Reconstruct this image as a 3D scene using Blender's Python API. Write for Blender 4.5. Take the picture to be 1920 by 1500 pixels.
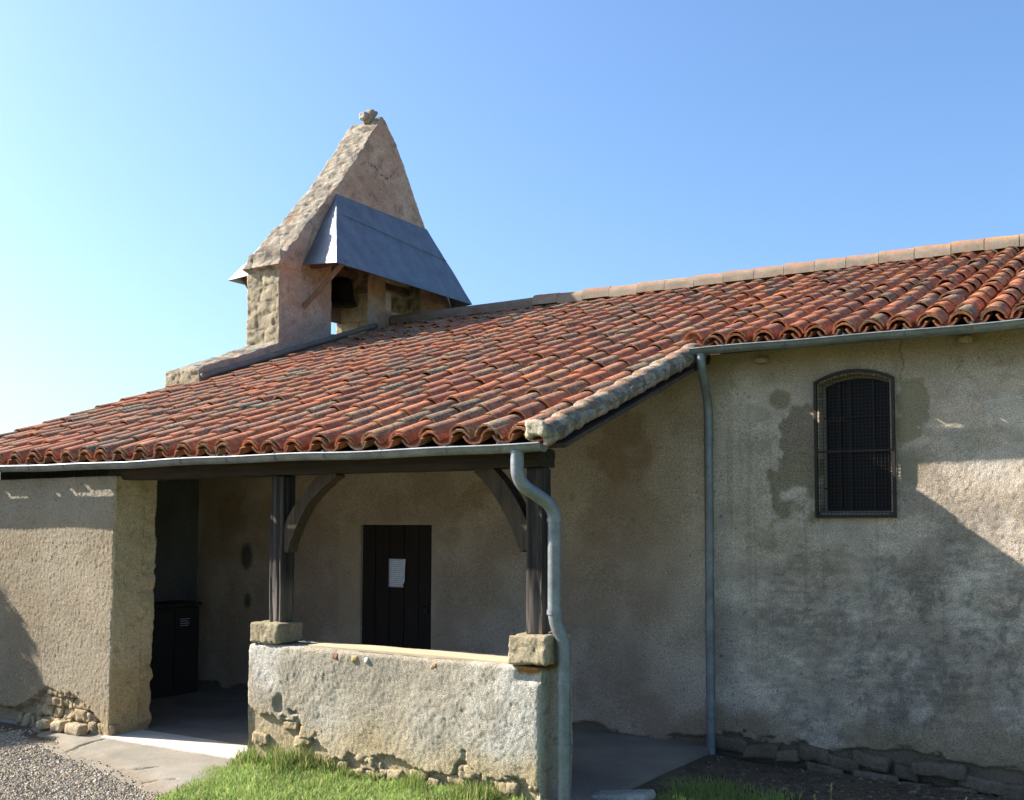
import bpy, math, random
import numpy as np
from mathutils import Matrix, Vector

for o in list(bpy.data.objects):
    bpy.data.objects.remove(o, do_unlink=True)
SC = bpy.context.scene
COL = SC.collection
random.seed(7)
RNG = np.random.default_rng(11)

# ------------------------------------------------------------------ camera, sky, sun, exposure
CAMF, YAW, PITCH, ROLL, CYP = 2012.41, .5579, .063, .0034, 860.14
CAM = np.array([.7382, -8.2805, 1.75])
_cy, _sy, _cp, _sp = math.cos(YAW), math.sin(YAW), math.cos(PITCH), math.sin(PITCH)
FWD = np.array([-_sy*_cp, _cy*_cp, _sp]); RIGHT = np.array([_cy, _sy, 0.]); UP = np.cross(RIGHT, FWD)
R2 = RIGHT*math.cos(ROLL)+UP*math.sin(ROLL); U2 = -RIGHT*math.sin(ROLL)+UP*math.cos(ROLL)
cam = bpy.data.cameras.new('camera')
cam.lens = CAMF/1920*36; cam.sensor_width = 36; cam.shift_y = (CYP-750)/1920
cam.clip_start = .05; cam.clip_end = 2000
co = bpy.data.objects.new('camera', cam); COL.objects.link(co)
M = Matrix([list(R2)+[0], list(U2)+[0], list(-FWD)+[0], [0, 0, 0, 1]]).transposed()
M.translation = Vector(CAM); co.matrix_world = M
SC.camera = co

SUND = np.array([3.5446, 1., -2.3594]); SUND /= np.linalg.norm(SUND)
sun_el = math.asin(-SUND[2]); sun_az = math.atan2(-SUND[0], -SUND[1])     # clockwise from +Y
w = bpy.data.worlds.new('World'); SC.world = w; w.use_nodes = True
nt = w.node_tree
bg = nt.nodes['Background']
sky = nt.nodes.new('ShaderNodeTexSky'); sky.sky_type = 'NISHITA'; sky.sun_disc = False
sky.sun_elevation = sun_el; sky.sun_rotation = sun_az
sky.air_density = 1.2; sky.dust_density = 2.6; sky.ozone_density = 7.5; sky.altitude = 200
nt.links.new(sky.outputs[0], bg.inputs[0]); bg.inputs[1].default_value = .092
sl = bpy.data.lights.new('sun', 'SUN'); sl.energy = 5.0; sl.angle = math.radians(.53); sl.color = (1, .93, .82)
so = bpy.data.objects.new('sun', sl); COL.objects.link(so)
so.rotation_euler = Vector(SUND).to_track_quat('-Z', 'Y').to_euler(); so.location = (-20, -8, 15)
SC.view_settings.view_transform = 'Standard'; SC.view_settings.look = 'None'
SC.view_settings.exposure = 1.5; SC.view_settings.gamma = 1; SC.view_settings.use_curve_mapping = False

# ------------------------------------------------------------------ numpy noise
def _hash(i, j, k, s):
    h = (i*374761393 + j*668265263 + k*2147483647 + s*1274126177) & 0xffffffff
    h = ((h ^ (h >> 13))*1274126177) & 0xffffffff
    h = ((h ^ (h >> 15))*2246822519) & 0xffffffff
    return ((h ^ (h >> 16)) & 0xffff)/65535.
def vn(P, scale, seed=0):
    """value noise 0..1; scale = size of a cell in metres (number or 3 numbers)"""
    P = np.asarray(P, float)/np.asarray(scale, float)
    f = np.floor(P); t = P-f; t = t*t*(3-2*t); f = f.astype(np.int64)
    out = 0
    for a in (0, 1):
        wa = t[:, 0] if a else 1-t[:, 0]
        for b in (0, 1):
            wb = wa*(t[:, 1] if b else 1-t[:, 1])
            for c in (0, 1):
                out = out + wb*(t[:, 2] if c else 1-t[:, 2])*_hash(f[:, 0]+a, f[:, 1]+b, f[:, 2]+c, seed)
    return out
def fbm(P, scale, seed=0, octv=4, gain=.5):
    sc = np.asarray(scale, float); s = 0; a = 1; tot = 0
    for i in range(octv):
        s = s+a*vn(P, sc/2**i, seed+i*17); tot += a; a *= gain
    return s/tot
def sstep(a, b, x):
    t = np.clip((x-a)/(b-a), 0, 1); return t*t*(3-2*t)
def mix(a, b, t):
    t = np.asarray(t)[:, None]; return np.asarray(a)*(1-t)+np.asarray(b)*t
def proj(P):
    X = np.asarray(P, float)-CAM; d = X@FWD
    return 960+CAMF*(X@R2)/d, CYP-CAMF*(X@U2)/d, d

# ------------------------------------------------------------------ object helpers
WO = {}
def empty(name, loc, parent=None):
    o = bpy.data.objects.new(name, None); COL.objects.link(o); o.empty_display_size = .2
    WO[o] = np.array(loc, float)
    if parent is not None:
        o.parent = parent; o.location = WO[o]-WO[parent]
    else:
        o.location = loc
    return o
def tag(o, label=None, cat=None, group=None, kind=None):
    if label: o['label'] = label
    if cat: o['category'] = cat
    if group: o['group'] = group
    if kind: o['kind'] = kind
    return o
def build(name, V, F, mat, parent=None, col=None, smooth=False, sharp=None, origin=None):
    V = np.asarray(V, float).reshape(-1, 3)
    if not isinstance(F, (list, tuple)): F = [F]
    F = [np.asarray(f, np.int32) for f in F if len(f)]
    if origin is None:
        lo, hi = V.min(0), V.max(0); origin = np.array([(lo[0]+hi[0])/2, (lo[1]+hi[1])/2, lo[2]])
    origin = np.asarray(origin, float)
    me = bpy.data.meshes.new(name)
    me.vertices.add(len(V)); me.vertices.foreach_set('co', (V-origin).astype(np.float32).ravel())
    nl = sum(f.size for f in F); npoly = sum(len(f) for f in F)
    me.loops.add(nl); me.polygons.add(npoly)
    me.loops.foreach_set('vertex_index', np.concatenate([f.ravel() for f in F]))
    tot = np.concatenate([np.full(len(f), f.shape[1], np.int32) for f in F])
    st = np.concatenate([[0], np.cumsum(tot)[:-1]]).astype(np.int32)
    me.polygons.foreach_set('loop_start', st)
    try: me.polygons.foreach_set('loop_total', tot)
    except Exception: pass
    me.update(calc_edges=True); me.validate()
    me.polygons.foreach_set('use_smooth', np.full(len(me.polygons), bool(smooth)))
    if smooth and sharp: me.set_sharp_from_angle(angle=math.radians(sharp))
    if col is not None:
        c = np.asarray(col, float)
        if c.ndim == 1: c = np.tile(c, (len(V), 1))
        if c.shape[1] == 3: c = np.hstack([c, np.ones((len(c), 1))])
        ca = me.color_attributes.new('col', 'FLOAT_COLOR', 'POINT'); ca.data.foreach_set('color', c.astype(np.float32).ravel())
    me.materials.append(mat)
    o = bpy.data.objects.new(name, me); COL.objects.link(o); WO[o] = origin
    if parent is not None:
        o.parent = parent; o.location = origin-WO[parent]
    else: o.location = origin
    return o
def join(parts):
    Vs, Fs, Cs, n = [], {}, [], 0
    for p in parts:
        V, F = p[0], p[1]
        for f in (F if isinstance(F, (list, tuple)) else [F]):
            f = np.asarray(f)
            if len(f): Fs.setdefault(f.shape[1], []).append(f+n)
        Vs.append(V); n += len(V)
        if len(p) > 2: Cs.append(p[2])
    return np.vstack(Vs), [np.vstack(v) for v in Fs.values()], (np.vstack(Cs) if Cs else None)
def box(lo, hi):
    (a, b, c), (d, e, f) = lo, hi
    V = np.array([[a, b, c], [d, b, c], [d, e, c], [a, e, c], [a, b, f], [d, b, f], [d, e, f], [a, e, f]], float)
    F = np.array([[3, 2, 1, 0], [4, 5, 6, 7], [0, 1, 5, 4], [1, 2, 6, 5], [2, 3, 7, 6], [3, 0, 4, 7]])
    return V, F
def rough_box(lo, hi, res, r=.01, disp=None, skip=(), nmin=2):
    lo, hi = np.array(lo, float), np.array(hi, float)
    n = [max(nmin, int(math.ceil((hi[a]-lo[a])/res))+1) for a in range(3)]
    L = [np.linspace(lo[a], hi[a], n[a]) for a in range(3)]
    Vs, Fs, c = [], [], 0
    for ax in range(3):
        u, v = (ax+1) % 3, (ax+2) % 3
        for side in (0, 1):
            if (ax, side) in skip: continue
            A, B = np.meshgrid(L[u], L[v], indexing='ij')
            P = np.zeros((A.size, 3)); P[:, u] = A.ravel(); P[:, v] = B.ravel(); P[:, ax] = hi[ax] if side else lo[ax]
            I = np.arange(A.size).reshape(A.shape)
            q = np.stack([I[:-1, :-1], I[1:, :-1], I[1:, 1:], I[:-1, 1:]], -1).reshape(-1, 4)
            if not side: q = q[:, ::-1]
            Vs.append(P); Fs.append(q+c); c += len(P)
    P = np.vstack(Vs); F = np.vstack(Fs)
    key = np.round(P*20000).astype(np.int64)
    _, idx, inv = np.unique(key, axis=0, return_index=True, return_inverse=True)
    P = P[idx]; F = inv.reshape(-1)[F]
    r = min(r, (hi-lo).min()*.49)
    Q = np.clip(P, lo+r, hi-r); D = P-Q; L2 = np.linalg.norm(D, axis=1, keepdims=True); N = D/np.maximum(L2, 1e-9)
    P = Q+N*r
    if disp is not None: P = P+N*disp(P, N)[:, None]
    return P, F, N
def stone_geo(c, size, seed, res=None, rr=.42, amp=.16):
    c = np.array(c, float); h = np.array(size, float)/2; m = min(size)
    def d(P, N):
        return (fbm(P+seed*3.1, m*.7, seed, 3)-.5)*2*m*amp
    V, F, N = rough_box(c-h, c+h, res or m/4, m*rr, d, nmin=4)
    sh = np.random.default_rng(seed).uniform(-.18, .18, 4)
    X = V-c; X[:, 0] += sh[0]*X[:, 2]+sh[1]*X[:, 1]; X[:, 2] += sh[2]*X[:, 0]; X[:, 1] += sh[3]*X[:, 2]
    return X+c, F
def bez(pts, n=8):
    """round the inner corners of a polyline"""
    pts = [np.array(p, float) for p in pts]; out = [pts[0]]
    for i in range(1, len(pts)-1):
        a, b, c = pts[i-1], pts[i], pts[i+1]
        ra = min(.09, np.linalg.norm(a-b)*.48); rc = min(.09, np.linalg.norm(c-b)*.48)
        s = b+(a-b)/np.linalg.norm(a-b)*ra; e = b+(c-b)/np.linalg.norm(c-b)*rc
        for t in np.linspace(0, 1, n): out.append((1-t)**2*s+2*t*(1-t)*b+t*t*e)
    out.append(pts[-1]); return np.array(out)
def tube(path, r, seg=14, cap=True):
    path = np.asarray(path, float); n = len(path)
    rr = np.full(n, r) if np.isscalar(r) else np.asarray(r)
    T = np.gradient(path, axis=0); T /= np.linalg.norm(T, axis=1, keepdims=True)
    ref = np.array([0, 1., 0]) if abs(T[0][1]) < .9 else np.array([1., 0, 0])
    V = []
    u = np.cross(T[0], ref); u /= np.linalg.norm(u)
    for i in range(n):
        u = u-T[i]*(u@T[i]); u /= np.linalg.norm(u); v = np.cross(T[i], u)
        a = np.linspace(0, 2*math.pi, seg, endpoint=False)
        V.append(path[i]+rr[i]*(np.cos(a)[:, None]*u+np.sin(a)[:, None]*v))
    V = np.vstack(V); I = np.arange(n*seg).reshape(n, seg); J = np.roll(I, -1, 1)
    F = [np.stack([I[:-1], J[:-1], J[1:], I[1:]], -1).reshape(-1, 4)]
    if cap: F.append(I[0][::-1].reshape(1, -1)); F.append(I[-1].reshape(1, -1))
    return V, F
def prism_xz(P, y0, y1):
    """polygon of (x,z) counter-clockwise seen from -y, thickened from y0 to y1"""
    n = len(P); P = np.array(P, float)
    V = np.vstack([np.c_[P[:, 0], np.full(n, y0), P[:, 1]], np.c_[P[:, 0], np.full(n, y1), P[:, 1]]])
    i = np.arange(n); j = (i+1) % n
    return V, [np.stack([i, i+n, j+n, j], -1), i.reshape(1, -1), (i[::-1]+n).reshape(1, -1)]

# ------------------------------------------------------------------ materials
def newmat(name):
    m = bpy.data.materials.new(name); m.use_nodes = True
    return m, m.node_tree, m.node_tree.nodes['Principled BSDF']
class NT:
    def __init__(s, t): s.t = t
    def n(s, ty, **k):
        x = s.t.nodes.new(ty)
        for a, b in k.items(): setattr(x, a, b)
        return x
    def l(s, a, b): s.t.links.new(a, b)
    def noise(s, scale, detail=4, rough=.6, vec=None, stretch=None):
        x = s.n('ShaderNodeTexNoise'); x.inputs['Scale'].default_value = scale
        x.inputs['Detail'].default_value = detail; x.inputs['Roughness'].default_value = rough
        g = s.n('ShaderNodeNewGeometry'); src = g.outputs['Position']
        if stretch:
            mp = s.n('ShaderNodeMapping'); mp.inputs['Scale'].default_value = stretch; s.l(src, mp.inputs[0]); src = mp.outputs[0]
        s.l(src, x.inputs['Vector']); return x.outputs['Fac']
    def ramp(s, fac, a, b, ca=(0, 0, 0, 1), cb=(1, 1, 1, 1)):
        r = s.n('ShaderNodeValToRGB'); e = r.color_ramp.elements
        e[0].position = a; e[1].position = b; e[0].color = ca; e[1].color = cb
        s.l(fac, r.inputs[0]); return r.outputs[0]
    def mixc(s, mode, fac, a, b):
        x = s.n('ShaderNodeMix', data_type='RGBA', blend_type=mode)
        for v, k in ((fac, 0), (a, 6), (b, 7)):
            if hasattr(v, 'is_output'): s.l(v, x.inputs[k])
            else: x.inputs[k].default_value = v if k == 0 else (*v[:3], 1)
        return x.outputs[2]
    def math(s, op, a, b=0., clamp=False):
        x = s.n('ShaderNodeMath', operation=op, use_clamp=clamp)
        for k, v in enumerate((a, b)):
            if hasattr(v, 'is_output'): s.l(v, x.inputs[k])
            else: x.inputs[k].default_value = v
        return x.outputs[0]
def surf(name, col=None, rough=.9, big=(2.5, .18), fine=(90, .25), bump=(140, .35, .004), stretch=None, metal=0, spec=.25):
    """base colour (constant or the mesh's own 'col' attribute) broken up by two noises, and a fine bump"""
    m, t, b = newmat(name); k = NT(t)
    if col is None:
        a = k.n('ShaderNodeAttribute'); a.attribute_name = 'col'; base = a.outputs['Color']
    else:
        c = k.n('ShaderNodeRGB'); c.outputs[0].default_value = (*col, 1); base = c.outputs[0]
    for sc, am in (big, fine):
        if am:
            f = k.ramp(k.noise(sc, 5, .65, stretch=stretch), .3, .7, (1-am,)*3+(1,), (1+am*.6,)*3+(1,))
            base = k.mixc('MULTIPLY', 1., base, f)
    k.l(base, b.inputs['Base Color']); b.inputs['Roughness'].default_value = rough
    b.inputs['Metallic'].default_value = metal; b.inputs['Specular IOR Level'].default_value = spec
    if bump and bump[1]:
        bp = k.n('ShaderNodeBump'); bp.inputs['Strength'].default_value = bump[1]; bp.inputs['Distance'].default_value = bump[2]
        k.l(k.noise(bump[0], 6, .7, stretch=stretch), bp.inputs['Height']); k.l(bp.outputs[0], b.inputs['Normal'])
    return m
M_render = surf('lime_render', None, .95, (3, .10), (120, .62), (115, 1., .015))  # strong fine colour speckle paints in the dark of the grain's pits
M_stone = surf('rough_stone', None, .95, (6, .2), (55, .42), (60, 1., .016))
M_earth = surf('earth', None, .98, (2.5, .25), (45, .35), (80, .8, .01))
M_conc = surf('concrete', None, .92, (3, .2), (80, .22), (160, .4, .003))
M_wood = surf('weathered_oak', None, .85, (5, .25), (40, .4), (60, .8, .004), stretch=(1, 1, .06))
M_woodh = surf('weathered_beam', (.036, .027, .019), .9, (5, .25), (40, .4), (60, .8, .004), stretch=(.06, 1, 1))
M_deck = surf('roof_boards', (.075, .055, .04), .95, (3, .3), (30, .3), None)
M_door = surf('door_boards', (.020, .014, .011), .75, (4, .2), (40, .3), (50, .5, .002), stretch=(1, 1, .05))
M_zinc = surf('zinc', (.18, .20, .225), .5, (4, .28), (35, .14), (9, .35, .03), metal=.55, spec=.5)
M_zincpipe = surf('zinc_pipe', (.20, .222, .24), .5, (6, .35), (40, .2), (18, .25, .008), metal=.35, spec=.5)
M_iron = surf('painted_iron', (.030, .020, .017), .6, (9, .25), (90, .3), (120, .2, .002))
M_black = surf('dark_interior', (.012, .012, .013), .6, (5, .2), (40, .2), None)
M_paper = surf('paper', (.62, .64, .68), .8, (20, .04), (200, .05), None)
M_grassmat = surf('grass_blades', None, .75, (1.5, .12), (30, .1), None, spec=.3)
M_gravel = surf('gravel', None, .9, (2, .1), (120, .25), None)
M_leaf = surf('leaves', (.05, .085, .025), .6, (3, .25), (20, .25), None)
M_bark = surf('bark', (.09, .07, .05), .95, (6, .25), (40, .3), (60, .8, .01))
M_bronze = surf('bronze', (.018, .016, .012), .55, (10, .3), (60, .2), None, metal=.6)

_t = M_grassmat.node_tree; _b = _t.nodes['Principled BSDF']; _k = NT(_t)
_tr = _k.n('ShaderNodeBsdfTranslucent'); _mx = _k.n('ShaderNodeMixShader'); _mx.inputs[0].default_value = .45
_k.l(_b.inputs['Base Color'].links[0].from_socket, _tr.inputs[0]); _k.l(_b.outputs[0], _mx.inputs[1]); _k.l(_tr.outputs[0], _mx.inputs[2]); _k.l(_mx.outputs[0], _t.nodes['Material Output'].inputs[0])
def tile_material():
    m, t, b = newmat('canal_tile'); k = NT(t)
    a = k.n('ShaderNodeAttribute'); a.attribute_name = 'col'
    base = k.mixc('MULTIPLY', 1., a.outputs['Color'], k.ramp(k.noise(9, 5, .7), .3, .7, (.5, .49, .49, 1), (1.38, 1.32, 1.25, 1)))
    base = k.mixc('MULTIPLY', 1., base, k.ramp(k.noise(75, 4, .7), .3, .7, (.74, .74, .74, 1), (1.15, 1.15, 1.15, 1)))
    am = k.math('ADD', k.math('MULTIPLY', a.outputs['Alpha'], .55), k.math('MULTIPLY', k.math('SUBTRACT', k.noise(1.6, 4, .7), .42), 1.9))
    # grey-green lichen, pale crust, dark algae, orange lichen: each from its own noise, more of it where the tile's alpha is high
    for sc, thr, gain, colr, seed in ((15, .585, .17, (.085, .064, .048), 3.), (30, .615, .16, (.235, .20, .095), 11.), (70, .605, .13, (.42, .36, .25), 23.), (28, .70, .10, (.45, .21, .035), 41.)):
        n = k.n('ShaderNodeTexNoise'); n.inputs['Scale'].default_value = sc; n.inputs['Detail'].default_value = 5; n.inputs['Roughness'].default_value = .68
        g = k.n('ShaderNodeNewGeometry'); ad = k.n('ShaderNodeVectorMath', operation='ADD'); ad.inputs[1].default_value = (seed, seed*1.7, seed*.3)
        k.l(g.outputs['Position'], ad.inputs[0]); k.l(ad.outputs[0], n.inputs['Vector'])
        v = k.math('ADD', n.outputs['Fac'], k.math('MULTIPLY', am, gain))
        v = k.math('MULTIPLY', k.math('SUBTRACT', v, thr), 11., True)
        base = k.mixc('MIX', k.math('MULTIPLY', v, .82), base, colr)
    k.l(base, b.inputs['Base Color']); b.inputs['Roughness'].default_value = .88; b.inputs['Specular IOR Level'].default_value = .25
    bp = k.n('ShaderNodeBump'); bp.inputs['Strength'].default_value = .55; bp.inputs['Distance'].default_value = .005
    k.l(k.noise(95, 6, .7), bp.inputs['Height']); k.l(bp.outputs[0], b.inputs['Normal'])
    return m
M_tile = tile_material()

# ------------------------------------------------------------------ site: one sheet of ground, lawn, gravel, paving
FY = -2.399                       # front face of the porch
XC, XL0, XL1 = -6.861, -5.291, -2.72
def lawn_edge(y):
    return np.interp(-np.asarray(y), [2.4, 2.75, 3.2, 3.5, 4.2, 6, 10, 40], [-5.30, -5.29, -5.10, -4.90, -4.4, -3.2, -.6, 20])
def in_lawn(x, y):
    P = np.c_[x, y, np.zeros(len(x))]
    e = (fbm(P, .25, 5, 3)-.5)*.22
    return (x > lawn_edge(y)+e) & ((y < FY-.01) | (x > XL1+.25))
def ground_h(x, y):
    P = np.c_[x, y, np.zeros(len(x))]
    h = -.028+(fbm(P, 1.1, 9, 3)-.5)*.03
    right = sstep(-2.7, -2.2, x)*sstep(-2.3, -1.7, y)
    h = h-right*(.045+.022*np.clip(x+2.5, 0, 4))
    lawn = sstep(-.1, .5, x-lawn_edge(y))*(1-right)*sstep(-9, -3, y)*sstep(-2.3, -2.42, y)
    h = h+lawn*.035
    far = sstep(8, 40, np.hypot(x+4, y+2)); return h-far*.25
def axis(lo, a, b, hi, st):
    mid = np.arange(a, b+st/2, st); g = np.cumsum(st*1.25**np.arange(1, 60))
    L = a-g[g < a-lo]; Rr = b+g[g < hi-b]
    return np.concatenate([[lo], L[::-1], mid, Rr, [hi]])
gx = axis(-400, -9.5, 3, 400, .09); gy = axis(-400, -6, 0.1, 400, .09)
A, B = np.meshgrid(gx, gy, indexing='ij'); gxv, gyv = A.ravel(), B.ravel()
GP = np.c_[gxv, gyv, ground_h(gxv, gyv)]
I = np.arange(A.size).reshape(A.shape)
GF = np.stack([I[:-1, :-1], I[1:, :-1], I[1:, 1:], I[:-1, 1:]], -1).reshape(-1, 4)
z0P = np.c_[gxv, gyv, 0*gxv]
gc = mix((.10, .074, .045), (.155, .12, .08), fbm(z0P, .5, 21, 4))
gc = mix(gc, mix((.17, .22, .06), (.26, .28, .10), fbm(z0P, .7, 22, 3)), in_lawn(gxv, gyv)*1.*np.where((gxv > -2.6) & (gyv > -1.95), sstep(.5, .65, fbm(z0P, .5, 23, 3))*sstep(-.6, -1.3, gyv), 1.))
gc = mix(gc, (.30, .265, .21), (sstep(0, -.25, gxv-lawn_edge(gyv))*(gyv < -2.7)*(np.hypot(gxv+6, gyv+3) < 14))*.85)
gc = mix(gc, (.20, .23, .08), sstep(9, 14, np.hypot(gxv+6, gyv+3))*.8)
gr = build('ground', GP, GF, M_earth, col=gc, smooth=True, origin=(0, 0, 0)); tag(gr, kind='structure')

# porch floor, threshold, apron
def slab(name, x0, x1, y0, y1, z0, z1, c0, c1, res=.06, amp=.006, parent=None):
    V, F, N = rough_box((x0, y0, z0), (x1, y1, z1), res, .008, lambda P, N: (fbm(P, .2, 31, 3)-.5)*amp)
    return build(name, V, F, M_conc, parent, mix(c0, c1, fbm(V, .45, 33, 4)), True, 50)
tag(slab('porch_floor', -9.25, -2.515, FY+.03, .10, -.14, 0, (.21, .185, .15), (.29, .26, .22)), kind='structure')
tag(slab('threshold', XC-.06, XL0+.05, FY-.035, FY+.36, -.1, .006, (.56, .50, .41), (.66, .61, .52), .05, .004), kind='structure')
ax_ = np.arange(-8.6, -4.8, .02); ay_ = np.arange(-3.6, -2.36, .02)
A, B = np.meshgrid(ax_, ay_, indexing='ij'); P = np.c_[A.ravel(), B.ravel(), 0*A.ravel()]
yb = np.interp(P[:, 0], [-8.6, -7.95, -7.59, -6.7, -5.87, -5.26, -4.8], [-2.38, -2.42, -2.66, -2.95, -3.13, -3.32, -3.4])+(fbm(P, .3, 41, 4)-.5)*.20
dist_edge = P[:, 1]-yb
crack = np.full(len(P), 9.)
for s in ([(-6.70, -2.93), (-6.79, -2.66), (-6.86, -2.43)], [(-6.38, -3.04), (-6.1, -3.02), (-5.91, -3.06), (-5.70, -3.02), (-5.62, -2.9)], [(-5.42, -3.2), (-5.35, -3.13), (-5.24, -3.11)]):
    Pn = P[:, :2]+np.c_[vn(P, .07, 43), vn(P, .07, 44)]*.04-.02
    for a, b in zip(s[:-1], s[1:]):
        a, b = np.array(a), np.array(b); t = np.clip(((Pn-a)@(b-a))/((b-a)@(b-a)), 0, 1)
        crack = np.minimum(crack, np.linalg.norm(Pn-(a+t[:, None]*(b-a)), axis=1))
P[:, 2] = -.004-sstep(.22, -.02, dist_edge)*.045+(fbm(P, .3, 45, 3)-.5)*.012-sstep(.016, .004, crack)*.03
ac = mix((.20, .175, .135), (.29, .265, .22), fbm(P, .35, 46, 4)); ac = mix(ac, (.19, .145, .095), sstep(.25, 0, dist_edge)*.8); ac = mix(ac, (.03, .025, .02), sstep(.016, .006, crack))
I = np.arange(A.size).reshape(A.shape); F = np.stack([I[:-1, :-1], I[1:, :-1], I[1:, 1:], I[:-1, 1:]], -1).reshape(-1, 4)
F = F[dist_edge[F].min(1) > -.04]
tag(build('concrete_apron', P, F, M_conc, col=ac, smooth=True), kind='structure')

# ------------------------------------------------------------------ the chapel
chapel = empty('chapel', (-4, 0, 0))
tag(chapel, 'old rendered stone chapel with red canal tile roof, bell gable and open timber porch', 'chapel')

def nonuni(segs):
    out = []
    for a, b, st in segs: out.append(np.linspace(a, b, max(2, int(round((b-a)/st))+1))[:-1])
    return np.concatenate(out+[[segs[-1][1]]])

# nave wall with door and window openings
XW0, XW1, ZW0, ZW1, ZWT = -1.658, -1.057, 1.824, 2.876, 2.955
XD0, XD1, ZD = -6.205, -5.333, 1.757
def arch_z(x, ins=0.):
    c = (XW0+XW1)/2; h = (XW1-XW0)/2; return ZW1-ins+(ZWT-ZW1)*(1-((x-c)/h)**2)
wx = nonuni([(-9.25, -2.9, .03), (-2.9, .35, .0115), (.35, 5.2, .035)]); wz = np.linspace(-.25, 3.33, 300)
A, B = np.meshgrid(wx, wz, indexing='ij'); X, Z = A.ravel(), B.ravel()
ins = .035
def win_in(x, z): return (x > XW0+ins) & (x < XW1-ins) & (z > ZW0+ins) & (z < arch_z(x, ins))
P = np.c_[X, 0*X, Z]
grain = fbm(P, (.017, 1, .021), 51, 2)*.8+fbm(P, (.05, 1, .08), 53, 2)*.2
smooth_zone = sstep(-2.75, -2.55, X)*sstep(-.95, -1.15, X)*sstep(1.5, 1.9, Z)
dy = -(grain-.5)*.010*(1-.5*smooth_zone)+(fbm(P, .7, 55, 2)-.5)*.022
edge = .07+.30*(fbm(P, (.30, 1, .15), 57, 6, .62)-.42)+np.where(X < -2.45, -.06, 0)-.03*np.clip(X+1.0, 0, 2)
lost = sstep(.02, -.02, Z-edge)
dy = dy+lost*.032
# repair patches stand a little lower and are smoother
def blob(cx, cz, rx, rz, seed, soft=.25):
    d = (np.abs((X-cx)/rx)**3+np.abs((Z-cz)/rz)**3)**(1/3)+(fbm(P, .15, seed, 5, .6)-.5)*1.5
    return sstep(1+soft, 1-soft, d)
pa = blob(-1.76, 2.46, .16, .22, 61, .05)*(X < XW0+.02); pb = blob(-1.80, 2.08, .20, .25, 62, .06); pc = blob(-.93, 2.68, .11, .13, 63, .06); pd = blob(-.96, 2.47, .09, .09, 64, .06); pe = blob(-1.93, 2.76, .07, .06, 65, .3); pf = blob(-.97, 2.2, .13, .12, 66, .3)
patch = np.maximum.reduce([pa, pb, pc, pd, pf])
dy = dy*(1-.6*patch)+.006*patch
dr = sstep(.10, .03, np.maximum(np.maximum(XD0-X, X-XD1), Z-ZD)); dy = dy*(1-dr)
V = np.c_[X, dy, np.minimum(Z, np.where(X < -2.52, 3.085, 3.19))]
n1 = fbm(P, .55, 71, 4); n2 = fbm(P, .2, 72, 4); n3 = fbm(P, 1.2, 73, 3)
c = mix((.47, .385, .285), (.60, .51, .395), sstep(.3, .7, n1))
c = mix(c, (.35, .295, .235), sstep(.42, .68, n3*.5+n2*.4+.16*sstep(1.9, .7, Z)+.09*sstep(-2.2, -.6, X))*.85*sstep(-2.9, -2.4, X))
c = mix(c, (.60, .54, .44), sstep(.50, .72, n2)*sstep(-2.3, -1.2, X)*.45)
c = mix(c, (.20, .18, .145), sstep(.51, .57, fbm(P, (.20, 1, .34), 74, 8, .74))*sstep(2.1, 1.2, Z)*sstep(-2.5, -1.0, X)*.6)
strk = fbm(P, (.075, 1, .026), 301, 3); lowr = sstep(1.9, 1.3, Z+(n1-.5)*.6)*sstep(-2.45, -1.9, X)
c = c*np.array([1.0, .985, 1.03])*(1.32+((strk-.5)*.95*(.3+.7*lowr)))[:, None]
runs = sstep(.60, .70, fbm(P, (.05, 1, 1.6), 303, 4, .6))*sstep(3.1, 2.2, Z+(n2-.5)*.8)*sstep(.3, 1.6, Z); c = mix(c, c*.72, runs*.6)
dmp = sstep(.535, .565, fbm(P, (.30, 1, .24), 305, 7, .66)+.10*sstep(1.5, .7, Z)-.06*sstep(2.0, 2.4, Z))*sstep(-2.35, -2.1, X); c = mix(c, c*np.array([.62, .62, .58]), dmp*.5)
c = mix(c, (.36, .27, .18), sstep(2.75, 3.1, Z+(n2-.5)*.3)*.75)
c = mix(c, (.34, .255, .145), sstep(.55, .15, Z+(n1-.5)*.9)*.65)
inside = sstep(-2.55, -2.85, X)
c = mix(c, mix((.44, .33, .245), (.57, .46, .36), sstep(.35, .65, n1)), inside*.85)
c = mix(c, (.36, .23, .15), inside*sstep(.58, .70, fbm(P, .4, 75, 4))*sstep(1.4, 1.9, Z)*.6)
c = mix(c, (.58, .47, .31), inside*((X > XD0-.26) & (X < XD0) & (Z < ZD+.02)).astype(float)*(.35+.4*n2))
c = mix(c, (.05, .05, .05), np.clip(sstep(.11, .06, np.hypot((X+7.78), (Z-1.42)*.6))+sstep(.07, .03, np.hypot((X+7.75), (Z-.95)*.6)), 0, 1)*.8)
c = mix(c, (.33, .255, .19), pa*.95); c = mix(c, (.33, .275, .175), np.maximum.reduce([pb*sstep(.34, .5, n2), pc, pd, pe, pf*.6])*.9)
c = mix(c, (.06, .055, .05), sstep(.80, .88, vn(P, (.03, 1, .03), 77)*.6+.4*vn(P, .011, 79))*.6*sstep(.5, .62, n1))           # dirt, and small pits whose shade is put in the colour
c = mix(c, (.04, .035, .03), ((np.abs(X+1.01-.01*np.sin(Z*30)-.015*vn(P, .05, 78)) < .006) & (Z > 2.86)).astype(float)*.45)       # settlement crack above the window
c = mix(c, (.20, .16, .115), lost*.9)
I = np.arange(A.size).reshape(A.shape); F = np.stack([I[:-1, :-1], I[1:, :-1], I[1:, 1:], I[:-1, 1:]], -1).reshape(-1, 4)
fc = V[F].mean(1)
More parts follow.
